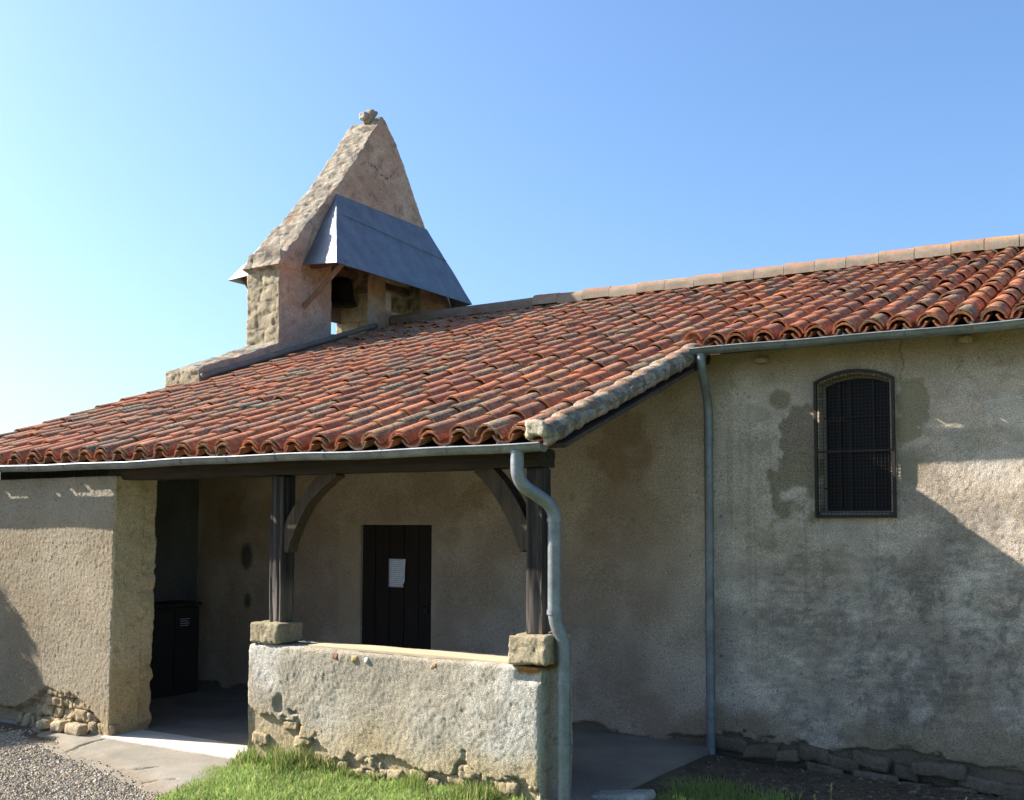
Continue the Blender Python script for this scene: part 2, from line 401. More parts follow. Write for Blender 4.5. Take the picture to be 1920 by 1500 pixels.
keep = ~(win_in(fc[:, 0], fc[:, 2]) | ((fc[:, 0] > XD0) & (fc[:, 0] < XD1) & (fc[:, 2] < ZD)))
F = F[keep]
def close_back(V, F, c, yback, orig=None):
    """carry every open edge of the front sheet straight back to y = yback"""
    E = np.vstack([F[:, [0, 1]], F[:, [1, 2]], F[:, [2, 3]], F[:, [3, 0]]]); Es = np.sort(E, 1)
    key = Es[:, 0].astype(np.int64)*len(V)+Es[:, 1]; u, idx, cnt = np.unique(key, return_index=True, return_counts=True)
    bE = E[idx[cnt == 1]]; used = np.unique(bE); mp = -np.ones(len(V), int); mp[used] = len(V)+np.arange(len(used))
    Vb = V[used].copy(); Vb[:, 1] = yback
    S = np.stack([bE[:, 1], bE[:, 0], mp[bE[:, 0]], mp[bE[:, 1]]], -1)
    return np.vstack([V, Vb]), np.vstack([F, S]), np.vstack([c, c[used]])
V, F, c = close_back(V, F, c, .42)
used = np.unique(F); rm = -np.ones(len(V), int); rm[used] = np.arange(len(used))
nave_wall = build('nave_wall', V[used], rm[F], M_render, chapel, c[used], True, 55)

# far walls of the nave that close the building
V, F, _ = join([box((-9.84, 6.0, -.2), (-9.25, 8.3, 3.2)), box((5.0, .43, -.2), (5.5, 8.3, 4.2)), box((-9.25, 8.0, -.2), (5.0, 8.4, 3.3))])
build('rear_wall', V, F, surf('plain_render', (.36, .32, .25)), chapel)
V, F = box((-9.2, .9, 0.0), (4.99, 1.0, 3.3)); build('inner_wall', V, F, M_black, chapel)

# foundation stones along the foot of the nave wall
def stone_col(V, seed, a=(.22, .18, .13), b=(.34, .29, .22)):
    return mix(a, b, fbm(V+seed, .12, 80+seed % 7, 4))
fs = [(-2.38, .03, .30, .11, .10), (-2.12, .0, .26, .12, .09), (-1.90, -.01, .20, .10, .08), (-1.70, .03, .22, .12, .10), (-1.48, -.02, .22, .10, .09), (-1.27, .02, .24, .10, .09), (-1.03, -.03, .16, .13, .08),
      (-.80, .02, .34, .20, .095), (-.50, -.05, .30, .15, .09), (-.24, -.07, .26, .16, .10), (.05, -.08, .3, .16, .11), (.40, -.1, .34, .16, .1), (.8, -.12, .36, .16, .11), (-1.62, -.08, .26, .13, .08), (-1.25, -.10, .3, .14, .08), (-.98, -.13, .24, .14, .07), (-.66, -.12, .24, .12, .07), (-.35, -.16, .24, .12, .07)]
for i, (x, z, wd, dp, ht) in enumerate(fs):
    Vs, Fs = stone_geo((x, .012, z), (wd*1.08, dp, ht*1.12), 100+i, .022, .18, .22)
    build('stone', Vs, Fs, M_stone, nave_wall, stone_col(Vs, i, (.11+.04*(i % 3), .087+.032*(i % 3), .06+.02*(i % 3)), (.22, .175, .125)), True)

# ---------------- solid front wall of the porch, left of the way in
def porch_disp(P, N):
    g = fbm(P, (.015, .015, .018), 91, 2)
    base = (fbm(P, .7, 92, 2)-.5)*.024
    e = .10+.22*sstep(-6.95, -7.45, P[:, 0])*sstep(-8.2, -7.6, P[:, 0])+(fbm(P, .16, 93, 5, .62)-.5)*.2
    hole = sstep(.03, -.03, P[:, 2]-e)*(N[:, 1] < -.5)*sstep(-6.93, -7.0, P[:, 0])
    rub = (N[:, 0] > .5)*(fbm(P, .12, 94, 3)-.5)*.03
    bite = -1.*(N[:, 0] > -.2)*(P[:, 1] > FY+.3)*(fbm(P, (1, 1, .09), 95, 3)-.35)*.09*(P[:, 2] < 1.9)
    return -.004+(g-.5)*.0095+base-hole*.055+rub+bite*.6
V, F, N = rough_box((-9.75, FY, -.12), (XC, FY+.45, 2.17), .0095, .022, porch_disp, skip=((0, 0), (2, 0), (2, 1)))
n1, n2 = fbm(V, .5, 96, 4), fbm(V, .15, 97, 4)
c = mix((.31, .25, .165), (.365, .305, .215), sstep(.35, .65, n1)); c = mix(c, (.28, .235, .16), sstep(.55, .7, n2)*.5)
c = mix(c, (.36, .335, .28), sstep(1.6, 2.0, V[:, 2])*.5)
c = mix(c, mix((.54, .44, .255), (.60, .51, .34), n1), sstep(.3, .8, N[:, 0]))  # ochre end face, with bounced light painted in as extra brightness
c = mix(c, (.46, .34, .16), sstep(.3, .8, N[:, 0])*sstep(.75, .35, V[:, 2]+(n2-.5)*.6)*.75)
c = mix(c, (.47, .36, .20), sstep(.45, .05, V[:, 2])*.7); c = mix(c, (.25, .21, .15), sstep(.78, .82, vn(V, .03, 98))*.5)
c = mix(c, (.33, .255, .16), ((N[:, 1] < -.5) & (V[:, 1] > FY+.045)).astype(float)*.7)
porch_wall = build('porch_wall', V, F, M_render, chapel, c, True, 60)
k = 0
for row, (z, h) in enumerate([(.03, .11), (.13, .10), (.225, .09), (.305, .075)]):
    x = -8.15+.07*row
    while x < -6.98:
        wd = random.uniform(.05, .16)
        lim = .27*float(sstep(-6.93, -7.45, np.array([x]))[0])*float(sstep(-8.1, -7.7, np.array([x]))[0])+.07
        if z < lim:
            k += 1; Vs, Fs = stone_geo((x+wd/2, FY+.072+random.uniform(-.012, .022), z+random.uniform(-.012, .012)), (wd*1.02, .10, h*random.uniform(.8, 1.1)), 300+k, .016, .16, .28)
            build('stone', Vs, Fs, M_stone, porch_wall, stone_col(Vs, k, (.34, .245, .125), (.47, .375, .235)), True)
        x += wd
# inner end wall of the porch
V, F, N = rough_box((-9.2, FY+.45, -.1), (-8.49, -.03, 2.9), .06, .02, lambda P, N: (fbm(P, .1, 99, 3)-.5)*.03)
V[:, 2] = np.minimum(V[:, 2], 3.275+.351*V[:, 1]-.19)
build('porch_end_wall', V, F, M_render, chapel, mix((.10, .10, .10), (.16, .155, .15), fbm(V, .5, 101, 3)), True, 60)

# ---------------- low wall between the posts
def low_disp(P, N):
    g = fbm(P, (.016, .016, .018), 111, 2)
    base = (fbm(P, .5, 112, 2)-.5)*.03+(fbm(P, .11, 110, 2)-.5)*.012
    e = .14+.20*sstep(-4.4, -4.8, P[:, 0])+(fbm(P, (.22, .22, .14), 113, 5, .62)-.5)*.46
    hole = sstep(.02, -.02, P[:, 2]-e)*(N[:, 1] < -.5)
    chip = sstep(.06, .02, np.hypot(P[:, 0]+4.95, (P[:, 2]-.43)*.55)+(vn(P, .05, 114)-.5)*.05)*(N[:, 1] < -.3)
    ledge = (N[:, 1] < -.3)*sstep(-2.95, -2.80, P[:, 0])*sstep(.06, .02, np.abs(P[:, 2]-.80))*.03
    return -.006+(g-.5)*.0085+base-hole*.034-chip*.03-ledge
V, F, N = rough_box((XL0, FY, -.12), (XL1, FY+.47, .868), .0095, .035, low_disp, skip=((2, 0),))
n1, n2 = fbm(V, .45, 116, 4), fbm(V, .14, 117, 4)
c = mix((.43, .375, .285), (.52, .47, .375), sstep(.35, .65, n1)); c = mix(c, (.31, .28, .22), sstep(.5, .68, n2)*.55)
wht = np.clip(sstep(.42, .12, np.abs(V[:, 0]+2.86)+(n2-.5)*.7)*sstep(.18, .32, V[:, 2])+sstep(.24, .1, np.hypot(V[:, 0]+5.12, V[:, 2]-.72)+(n2-.5)*.3), 0, 1)
c = mix(c, (.60, .57, .51), wht*.75)
c = mix(c, (.50, .38, .19), sstep(.42, .12, V[:, 2]+(n1-.5)*.5)*.65)
c = mix(c, (.52, .465, .365), sstep(.4, .8, N[:, 0])*.8)  # end face colour raised to stand for light bounced into its shade
c = mix(c, (.42, .17, .03), sstep(.10, .06, np.hypot(V[:, 0]+2.80, (V[:, 2]-.865)*1.6)+(n2-.5)*.14)*.9)
c = mix(c, (.22, .19, .14), sstep(.78, .82, vn(V, .03, 118))*.45)
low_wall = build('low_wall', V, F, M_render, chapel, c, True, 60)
for i in range(30):
    x = random.uniform(XL0+.08, XL1-.1); z = random.uniform(.0, .16+.16*(x < -4.3)); wd = random.uniform(.07, .16)
    Vs, Fs = stone_geo((x, FY+.062, z), (wd, .10, random.uniform(.05, .09)), 400+i, .016, .16, .28)
    build('stone', Vs, Fs, M_stone, low_wall, stone_col(Vs, i, (.36, .27, .145), (.48, .39, .25)), True)
Vs, Fs = stone_geo((-4.42, FY+.026, .825), (.055, .06, .045), 440, .012, .15); build('brick', Vs, Fs, M_stone, low_wall, (.42, .15, .08), True)
for i, (x, s) in enumerate([(-4.24, .06), (-4.13, .045), (-3.55, .05)]):
    Vs, Fs = stone_geo((x, FY+.028, .815), (s, .06, s*.9), 450+i, .012, .3); build('stone', Vs, Fs, M_stone, low_wall, ((.55, .40, .18), (.7, .68, .62), (.5, .33, .17))[i], True)
V, F, N = rough_box((-4.72, FY+.05, .862), (-2.95, FY+.30, .880), .04, .006, lambda P, N: (fbm(P, (.4, .05, .05), 119, 3)-.5)*.012)
V[:, 2] += .01*(V[:, 0]+3.8)*-.3
build('coping_board', V, F, M_woodh if False else surf('pale_board', (.50, .40, .26), .85, (4, .15), (40, .25), (60, .5, .003), stretch=(.05, 1, 1)), low_wall, None, True, 40)

# ---------------- plinth stones, posts, braces, plate
def pl_disp(seed): return lambda P, N: (fbm(P, .022, seed, 3)-.5)*.016+(fbm(P, .12, seed+3, 2)-.5)*.03
V, F, N = rough_box((-5.262, FY-.005, .878), (-4.965, FY+.27, 1.022), .011, .018, pl_disp(121))
build('plinth_stone', V, F, M_stone, chapel, mix((.29, .24, .145), (.40, .34, .225), fbm(V, .1, 122, 4)), True)
V, F, N = rough_box((-2.955, FY-.015, .875), (-2.665, FY+.34, 1.06), .011, .022, pl_disp(125))
build('plinth_stone', V, F, M_stone, chapel, mix((.33, .265, .165), (.44, .37, .25), fbm(V, .1, 126, 4)), True)
def post_disp(seed):
    def d(P, N):
        g = fbm(P, (.022, .022, .5), seed, 3)
        crack = sstep(.05, .0, np.abs(fbm(P, (.09, .09, 1.6), seed+5, 2)-.5))
        return (g-.5)*.018-crack*.012
    return d
def wood_col(V, seed):
    n = fbm(V, (.02, .02, .6), seed, 3); c = mix((.022, .018, .016), (.062, .052, .046), sstep(.3, .7, n))
    return mix(c, (.17, .14, .115), sstep(1.42, 1.2, V[:, 2]+(n-.5)*.3)*.55)  # lower post painted lighter, as the sun would light it
for x0, x1, zb, sd in ((-5.167, -5.035, 1.018, 131), (-2.888, -2.765, 1.055, 137)):
    V, F, N = rough_box((x0, -2.3, zb), (x1, -2.3+.135, 2.13), .0125, .012, post_disp(sd))
    build('post', V, F, M_wood, chapel, wood_col(V, sd), True, 50)
def brace(pts, wid, y0, y1, sd):
    p = np.array(pts); t = np.linspace(0, 1, 20)[:, None]
    q = (1-t)**2*p[0]+2*t*(1-t)*p[1]+t*t*p[2]
    T = np.gradient(q, axis=0); T /= np.linalg.norm(T, axis=1, keepdims=True); Nn = np.c_[-T[:, 1], T[:, 0]]
    wv = wid*(1+.25*(vn(np.c_[t, 0*t, 0*t], .3, sd)-.5))[:, None]
    A2, B2 = q+Nn*wv/2, q-Nn*wv/2
    nq = len(q); V = np.vstack([np.c_[A2[:, 0], np.full(nq, y0), A2[:, 1]], np.c_[B2[:, 0], np.full(nq, y0), B2[:, 1]], np.c_[B2[:, 0], np.full(nq, y1), B2[:, 1]], np.c_[A2[:, 0], np.full(nq, y1), A2[:, 1]]])
    i = np.arange(nq-1); F = [np.stack([i+a*nq, i+1+a*nq, i+1+b*nq, i+b*nq], -1) for a, b in ((0, 1), (1, 2), (2, 3), (3, 0))]
    F.append(np.array([[0, nq, 2*nq, 3*nq], [nq-1, 4*nq-1, 3*nq-1, 2*nq-1]]))
    n = fbm(V, (.05, .05, .05), sd, 3)
    return build('brace', V, F, M_wood, chapel, mix((.028, .020, .014), (.095, .068, .042), n), True, 40)
brace([(-5.045, 1.56), (-4.95, 1.93), (-4.55, 2.16)], .105, -2.285, -2.185, 141)
brace([(-2.885, 1.60), (-3.0, 1.95), (-3.27, 2.16)], .115, -2.285, -2.185, 143)
V, F, N = rough_box((-7.05, -2.33, 2.135), (-2.765, -2.12, 2.26), .03, .012, lambda P, N: (fbm(P, (.6, .03, .03), 145, 3)-.5)*.03)
build('wall_plate', V, F, M_woodh, chapel, None, True, 50)
for x in np.arange(-6.6, -2.9, .6):
    V, F = box((x-.04, -2.20, 2.13), (x+.04, 0, 2.20)); V[:, 2] += (V[:, 1]+2.4)*.351; build('rafter', V, F, M_woodh, chapel)

# ---------------- door, notice, cabinet
door = empty('door', ((XD0+XD1)/2, .03, 0), chapel)
n = 5; wd = (XD1-XD0+.02)/n
for i in range(n):
    x0 = XD0-.01+i*wd
    V, F, N = rough_box((x0+.003, .03+.004*(i % 2), .0), (x0+wd-.003, .07, ZD+.02), .1, .006); build('plank', V, F, M_door, door, None, True, 40)
V, F = box((XD1-.10, .018, .92), (XD1-.05, .034, 1.02)); build('lock_plate', V, F, M_iron, door)
V, F = tube([(XD1-.075, .03, .99), (XD1-.075, -.02, .99), (XD1-.16, -.025, .985)], .008, 8); build('door_handle', V, F, M_iron, door)
def paper_mat():
    m, t, b = newmat('printed_paper'); k = NT(t)
    g = k.n('ShaderNodeNewGeometry'); s = k.n('ShaderNodeSeparateXYZ'); k.l(g.outputs['Position'], s.inputs[0])
    ln = k.math('GREATER_THAN', k.math('SINE', k.math('MULTIPLY', s.outputs[2], 330.)), .35)
    nz = k.math('GREATER_THAN', k.noise(60, 2, .5, stretch=(1, 1, .5)), .42)
    base = k.mixc('MIX', k.math('MULTIPLY', k.math('MULTIPLY', ln, nz), .45), (.62, .65, .72), (.16, .17, .2))
    k.l(base, b.inputs['Base Color']); b.inputs['Roughness'].default_value = .7; return m
px = np.linspace(-5.859, -5.652, 8); pz = np.linspace(1.158, 1.432, 10); A, B = np.meshgrid(px, pz, indexing='ij')
Y = .027-.014*sstep(-5.70, -5.652, A)*(.5+.5*np.sin((B-1.15)*14))-.004
V0 = np.c_[A.ravel()-.02*(B.ravel() < 1.20)*(A.ravel() > -5.69), Y.ravel(), B.ravel()]; I = np.arange(A.size).reshape(A.shape)
F0 = np.stack([I[:-1, :-1], I[1:, :-1], I[1:, 1:], I[:-1, 1:]], -1).reshape(-1, 4)
V = np.vstack([V0, V0+np.array([0, .0012, 0])]); bb = len(V0)
rim = np.concatenate([I[:, 0], I[-1, 1:], I[::-1, -1][1:], I[0, ::-1][1:-1]]); rj = np.roll(rim, -1)
F = [F0, F0[:, ::-1]+bb, np.stack([rim+bb, rj+bb, rj, rim], -1)]
tag(build('notice_sheet', V, F, paper_mat(), smooth=True), 'white printed paper notice pinned to the dark porch door', 'notice')

cab = empty('cabinet', (-8.28, -.55, 0)); tag(cab, 'dark low wooden cabinet with small label at the back of the porch', 'cabinet')
M_cab = surf('cabinet_wood', (.022, .019, .017), .6, (4, .2), (40, .2), None)
V, F, N = rough_box((-8.485, -1.0, .0), (-8.115, -.335, .90), .1, .008); build('carcass', V, F, M_cab, cab, None, True, 40)
V, F, N = rough_box((-8.487, -1.02, .905), (-8.085, -.315, .945), .1, .008); build('top_board', V, F, M_cab, cab, None, True, 40)
V, F, N = rough_box((-8.112, -.66, .05), (-8.098, -.345, .88), .1, .004); dr = build('cabinet_door', V, F, M_cab, cab, None, True, 40)
V, F, N = rough_box((-8.112, -.99, .05), (-8.098, -.672, .88), .1, .004); build('cabinet_door', V, F, M_cab, cab, None, True, 40)
V, F = join([box((-8.0975, -.60, .775-i*.022), (-8.0965, -.47-.02*(i % 2), .782-i*.022)) for i in range(4)])[:2]
build('label_print', V, F, surf('label_white', (.35, .37, .42), .8, (9, 0), (90, 0), None), dr)

# ---------------- window
win = empty('window', ((XW0+XW1)/2, 0, ZW0), chapel)
def arch_band(inset0, inset1, y0, y1):
    def ring(ii):
        xs = np.linspace(XW0+ii, XW1-ii, 15); top = np.c_[xs, arch_z(xs)-ii]
        return np.vstack([[[XW0+ii, ZW0+ii]], top, [[XW1-ii, ZW0+ii]]])
    a, b = ring(inset0), ring(inset1); n = len(a)
    V = np.vstack([np.c_[r_[:, 0], np.full(n, y), r_[:, 1]] for y in (y0, y1) for r_ in (a, b)])
    i = np.arange(n); j = (i+1) % n; F = []
    for o0, o1, fl in ((0, n, 0), (2*n, 3*n, 1), (0, 2*n, 1), (n, 3*n, 0)):
        q = np.stack([i+o0, i+o1, j+o1, j+o0], -1); F.append(q[:, ::-1] if fl else q)
    return V, F
V, F = arch_band(0, .022, -.034, -.008); build('frame', V, F, M_iron, win)
V, F = arch_band(.034, .055, .105, .13); build('stone_rebate', V, F, surf('rebate', (.22, .20, .17)), win)
wires = []
for x in np.arange(XW0+.04, XW1-.03, .027): wires.append(box((x-.0013, -.024, ZW0+.02), (x+.0013, -.0215, arch_z(x)-.02)))
for z in np.arange(ZW0+.04, ZW1+.05, .027):
    xs = np.linspace(XW0, XW1, 200); ok = xs[(arch_z(xs) > z+.02)]
    if len(ok): wires.append(box((max(ok[0], XW0+.02), -.0212, z-.0013), (min(ok[-1], XW1-.02), -.0187, z+.0013)))
V, F, _ = join(wires); tag(build('wire_mesh', V, F, M_iron, win), kind='stuff')
for z in (2.33,): V, F = box((XW0+.02, -.034, z-.007), (XW1-.02, -.0255, z+.007)); build('bar', V, F, M_iron, win)
for z in (2.05, 2.60): V, F = box((XW0+.04, .098, z-.005), (XW1-.04, .108, z+.005)); build('bar', V, F, M_black, win)
for x in (-1.50, -1.42, -1.24): V, F = box((x-.010, .112, ZW0+.05), (x+.010, .124, arch_z(x)-.05)); build('bar', V, F, M_black, win)
m, t, b = newmat('dark_glass'); b.inputs['Base Color'].default_value = (.006, .006, .008, 1); b.inputs['Roughness'].default_value = .5; b.inputs['Specular IOR Level'].default_value = .15
for x0, x1 in ((XW0+.03, -1.362), (-1.358, XW1-.03)):
    V, F = box((x0, .13, ZW0+.02), (x1, .138, ZWT)); build('pane', V, F, m, win)
V, F, N = rough_box((XW0+.03, -.02, ZW0+.005), (XW1-.03, .13, ZW0+.045), .03, .008, lambda P, N: (fbm(P, .05, 151, 3)-.5)*.01); build('sill', V, F, M_stone, win, (.20, .19, .18), True)
# ---------------- roofs
PZ, PS = 3.275, .351           # porch roof: crest level z = PZ + PS*y
NZ, NS = 3.37, .331           # nave roof
YR = 4.33
def roofz(kind, y): return (PZ+PS*y) if kind == 'p' else (NZ+NS*y)
def tile_geo(cx, y0, kind, L, r0, r1, dn0, dn1, up, half, seg=7, yaw=0., th=.014, rings=3):
    s = PS if kind == 'p' else NS; a = math.atan(s); Z0 = PZ if kind == 'p' else NZ
    ay, az, ny, nz = math.cos(a), math.sin(a), -math.sin(a), math.cos(a)
    base = np.array([cx, y0, Z0+s*y0]); V = []
    th_ = np.linspace(-half, half, seg+1)
    for e in np.linspace(0, 1, rings):
        rr = r0+(r1-r0)*e; dn = dn0+(dn1-dn0)*e; l = L*e
        for ro in (rr, rr-th):
            x = ro*np.sin(th_); h = (ro*np.cos(th_)-rr) if up else (rr-ro*np.cos(th_))
            V.append(np.c_[base[0]+x+yaw*(l-L/2), base[1]+ay*l+ny*(dn+h), base[2]+az*l+nz*(dn+h)])
    V = np.vstack(V); m = seg+1; I = np.arange(len(V)).reshape(rings, 2, m); F = []
    for e in range(rings-1):
        o, i2 = I[e, 0], I[e, 1]; o2, i3 = I[e+1, 0], I[e+1, 1]
        F.append(np.stack([o[:-1], o[1:], o2[1:], o2[:-1]], -1)); F.append(np.stack([i2[1:], i2[:-1], i3[:-1], i3[1:]], -1))
        F.append(np.array([[o[0], o2[0], i3[0], i2[0]], [i2[-1], i3[-1], o2[-1], o[-1]]]))
    for e, fl in ((0, 0), (rings-1, 1)):
        q = np.stack([I[e, 0][1:], I[e, 0][:-1], I[e, 1][:-1], I[e, 1][1:]], -1); F.append(q[:, ::-1] if fl else q)
    F = np.vstack(F)
    if not up: F = F[:, ::-1]
    return V, F
PAL = [((.345, .122, .060), .31, .28), ((.41, .148, .066), .18, .14), ((.295, .116, .066), .23, .36), ((.245, .124, .076), .13, .48), ((.31, .158, .09), .07, .48), ((.165, .10, .066), .05, .7), ((.36, .19, .10), .03, .35)]
PW = np.array([p[1] for p in PAL]); PW /= PW.sum()
def tile_color(n, fresh=False):
    i = RNG.choice(len(PAL), p=PW)
    if fresh: i = RNG.choice([0, 1, 1, 4])
    c = np.array(PAL[i][0])*RNG.uniform(.82, 1.18); al = np.clip(PAL[i][2]+RNG.normal(0, .22), 0, 1)*(.3 if fresh else 1)
    return np.tile(np.r_[c, al], (n, 1))
covers, pans, eavepans = [], [], []
def column(cx, pitch, kind, ye, ytop, with_pan=True, only_below=None):
    s = PS if kind == 'p' else NS; ca = math.cos(math.atan(s)); L = .43; ex = .335*ca
    y = ye+RNG.uniform(-.012, .012); j = 0; wob = RNG.uniform(0, 6)
    if kind == 'p' or ye < -.2:      # the eave course is doubled
        V, F = tile_geo(cx+RNG.normal(0, .006), y-.014, kind, .30, .090, .078, -.004, -.014, True, math.radians(80), yaw=RNG.normal(0, .02)); covers.append((V, F, tile_color(len(V), True), kind, y, 0))
    while y < ytop:
        r0 = .092*RNG.uniform(.95, 1.06)*(1 if kind == 'p' else .93); jx = RNG.normal(0, .009)+.008*math.sin(j*.7+wob)
        cut = min(L, (ytop-y)/ca+.06)
        V, F = tile_geo(cx+jx, y, kind, cut, r0, r0*.84, .020+RNG.normal(0, .006), -.006+RNG.normal(0, .003), True, math.radians(82), yaw=RNG.normal(0, .032))
        covers.append((V, F, tile_color(len(V), False), kind, y, j))
        if with_pan:
            V, F = tile_geo(cx+pitch/2, y-.025, kind, cut+.04, .088, .098, -.112, -.132, False, math.radians(72), seg=6, yaw=RNG.normal(0, .01), rings=2)
            (eavepans if j == 0 else pans).append((V, F, tile_color(len(V), True), kind, y, j))
        y += ex*RNG.uniform(.93, 1.07); j += 1
EY1, EY2 = -2.53, -.299
PP, NP = .240, .2045
xs_p = np.arange(-2.80, -9.75, -PP)
for x in xs_p: column(x, PP, 'p', EY1+RNG.normal(0, .008), YR-.05 if x > -9.15 else .56, True)
xs_n = np.arange(-2.585, 5.3, NP)
for i, x in enumerate(xs_n): column(x, NP, 'n', EY2+RNG.normal(0, .006) if i > 0 else EY2+.12, YR-.05, True)
# roof bodies (boards under the tiles)
def deck(name, x0, x1, y0, y1, kind, top, th, mat):
    V, F = box((x0, y0, 0), (x1, y1, 0)); V[:4, 2] = [roofz(kind, y)+top-th for y in V[:4, 1]]; V[4:, 2] = [roofz(kind, y)+top for y in V[4:, 1]]
    return build(name, V, F, mat, chapel)
V, F = box((-2.66, -.33, 0), (-2.53, YR, 0)); V[:4, 2] = [roofz('p', y)-.17 for y in V[:4, 1]]; V[4:, 2] = [roofz('n', y)-.16 for y in V[4:, 1]]
build('leak_filler', V, F, M_deck, chapel)  # added filler closing the gap where sun leaks between the two decks
porch_roof = deck('porch_roof', -9.72, -2.52, EY1+.10, YR, 'p', -.150, .03, M_deck)
V, F = box((-9.9, EY1+.2, 0), (-9.2, .1, 0))
nave_roof = deck('nave_roof', -2.515, 5.4, EY2+.10, YR, 'n', -.150, .03, M_deck)
V, F = box((-9.25, YR, 0), (5.4, 9.1, 0)); V[:4, 2] = [roofz('n', 2*YR-y)-.06 for y in V[:4, 1]]; V[4:, 2] = [roofz('n', 2*YR-y)-.01 for y in V[4:, 1]]
build('north_roof', V, F, surf('far_tiles', (.22, .09, .055), .9), chapel)
# the nearest 300 cover tiles and the eave pans are single pieces, the rest one field per roof
def score(t):
    u, v, d = proj(t[0].mean(0)[None]); u, v, d = u[0], v[0], d[0]
    if not (-20 < u < 1940 and v > 0): return 1e6
    return d
order = sorted(range(len(covers)), key=lambda i: score(covers[i])); single = set(order[:300])
RP = {'p': porch_roof, 'n': nave_roof}
for i in sorted(single):
    V, F, c, kd = covers[i][:4]; build('cover_tile', V, F, M_tile, RP[kd], c, True, 35)
for t_ in eavepans:
    u, v, d = proj(t_[0].mean(0)[None])
    if -20 < u[0] < 1940: build('pan_tile', t_[0], t_[1], M_tile, RP[t_[3]], t_[2], True, 35)
    else: pans.append(t_)
for kd in 'pn':
    V, F, c = join([covers[i][:3] for i in range(len(covers)) if i not in single and covers[i][3] == kd]+[t_[:3] for t_ in pans if t_[3] == kd])
    tag(build('tile_field', V, F, M_tile, RP[kd], c, True, 35), kind='stuff')
# ridge: bedded half-round tiles
rx = [-6.75, -6.36, -5.97, -5.58, -5.18, -4.79, -4.39, -4.0, -3.61, -3.24, -2.87, -2.5, -2.13, -1.74, -1.35, -1.01, -.66, -.28, .1, .5, .9, 1.3, 1.7, 2.1, 2.5, 2.9, 3.3, 3.7, 4.1, 4.5, 4.9, 5.3]
def half_round(x0, x1, r0, r1, zc, seed, seg=10, drop=.10):
    a = np.linspace(-math.pi/2, math.pi/2, seg+1); V = []
    nx = 6
    for e in np.linspace(0, 1, nx):
        r = r0+(r1-r0)*e; prof = np.vstack([[[-r*1.03, -drop]], np.c_[r*np.sin(a), r*np.cos(a)*.9], [[r*1.03, -drop]]])
        V.append(np.c_[np.full(len(prof), x0+(x1-x0)*e), YR+prof[:, 0], zc+prof[:, 1]])
    m = len(V[0]); V = np.vstack(V); I = np.arange(len(V)).reshape(nx, m)
    F = [np.stack([I[:-1, :-1], I[:-1, 1:], I[1:, 1:], I[1:, :-1]], -1).reshape(-1, 4)[:, ::-1], I[0].reshape(1, -1), I[-1][::-1].reshape(1, -1)]
    V = V+((fbm(V+seed, .05, seed, 3)-.5)*.016)[:, None]*np.array([0, 1, 1]); return V, F
ZRG = 4.835
M_ridge = surf('ridge_tile', None, .92, (9, .15), (70, .25), (90, .5, .004))
for i, (a, b) in enumerate(zip(rx[:-1], rx[1:])):
    V, F = half_round(a+.006, b-.004, .102, .090, ZRG+.004+RNG.normal(0, .008), 500+i, drop=.065)
    h = V[:, 2]-ZRG; n = fbm(V, .09, 160, 3)
    c = mix(mix((.22, .175, .125), (.34, .28, .215), n), mix((.27, .125, .075), (.37, .20, .125), n), sstep(.03, .065, h+(n-.5)*.09)); c = mix(c, (.45, .25, .05), sstep(.62, .70, fbm(V, .12, 161, 3))*sstep(.02, .08, h)*.8)
    build('ridge_tile', V, F, M_ridge, nave_roof if a > -2.6 else porch_roof, c, True, 45)
V, F = half_round(-9.24, -6.745, .096, .100, ZRG-.012, 540, drop=.065); build('ridge_flashing', V, F, bpy.data.materials['canal_tile'] if False else surf('old_mortar', (.21, .155, .12), .95, (5, .3), (50, .3), (70, .6, .006)), porch_roof, None, True, 45)
# verge: mortared tiles up the free edge of the porch roof
yv, i = EY1-.11, 0
while yv < -.10:
    V, F = tile_geo(-2.608, yv, 'p', .43, .094, .084, .030, .004, True, math.radians(88), seg=14, th=.05, rings=14)
    V = V+(fbm(V+i, .05, 170, 3)-.5)[:, None]*np.array([.016, .008, .02])
    rel = V[:, 2]-(PZ+PS*V[:, 1]); n = fbm(V, (.02, .02, .10), 171, 3); n2 = fbm(V, .07, 172, 4)
    c = mix((.34, .28, .205), (.52, .45, .345), sstep(.3, .7, n)); c = mix(c, (.36, .16, .095), sstep(.46, .58, n2)*sstep(-.03, .02, rel)*.8)
    c = mix(c, (.08, .072, .05), sstep(.44, .56, fbm(V, (.06, .05, .12), 173, 4))*sstep(-2.60, -2.56, V[:, 0])*.6); c = mix(c, (.40, .22, .05), sstep(.64, .70, fbm(V, .10, 174, 3))*.6)
    build('verge_tile', V, F, M_stone, porch_roof, c, True); yv += .30; i += 1
V, F, N = rough_box((-2.58, EY1-.09, -.115), (-2.517, -.02, -.03), .016, .02, lambda P, N: (fbm(P, .06, 176, 4)-.5)*.035); V[:, 2] += PZ+PS*V[:, 1]
c = mix((.27, .22, .16), (.43, .37, .28), fbm(V, (.03, .03, .12), 177, 4)); c = mix(c, (.085, .075, .05), sstep(.47, .6, fbm(V, (.08, .06, .2), 178, 4))*.65); c = mix(c, (.30, .13, .08), sstep(-.085, -.11, V[:, 2]-PZ-PS*V[:, 1])*.7)
build('verge_mortar', V, F, M_stone, porch_roof, c, True)
Vs, Fs = stone_geo((-2.612, EY1-.10, PZ+PS*EY1-.035), (.15, .05, .095), 580, .012, .45, .3); build('verge_plug', Vs, Fs, M_stone, porch_roof, (.46, .40, .30), True)

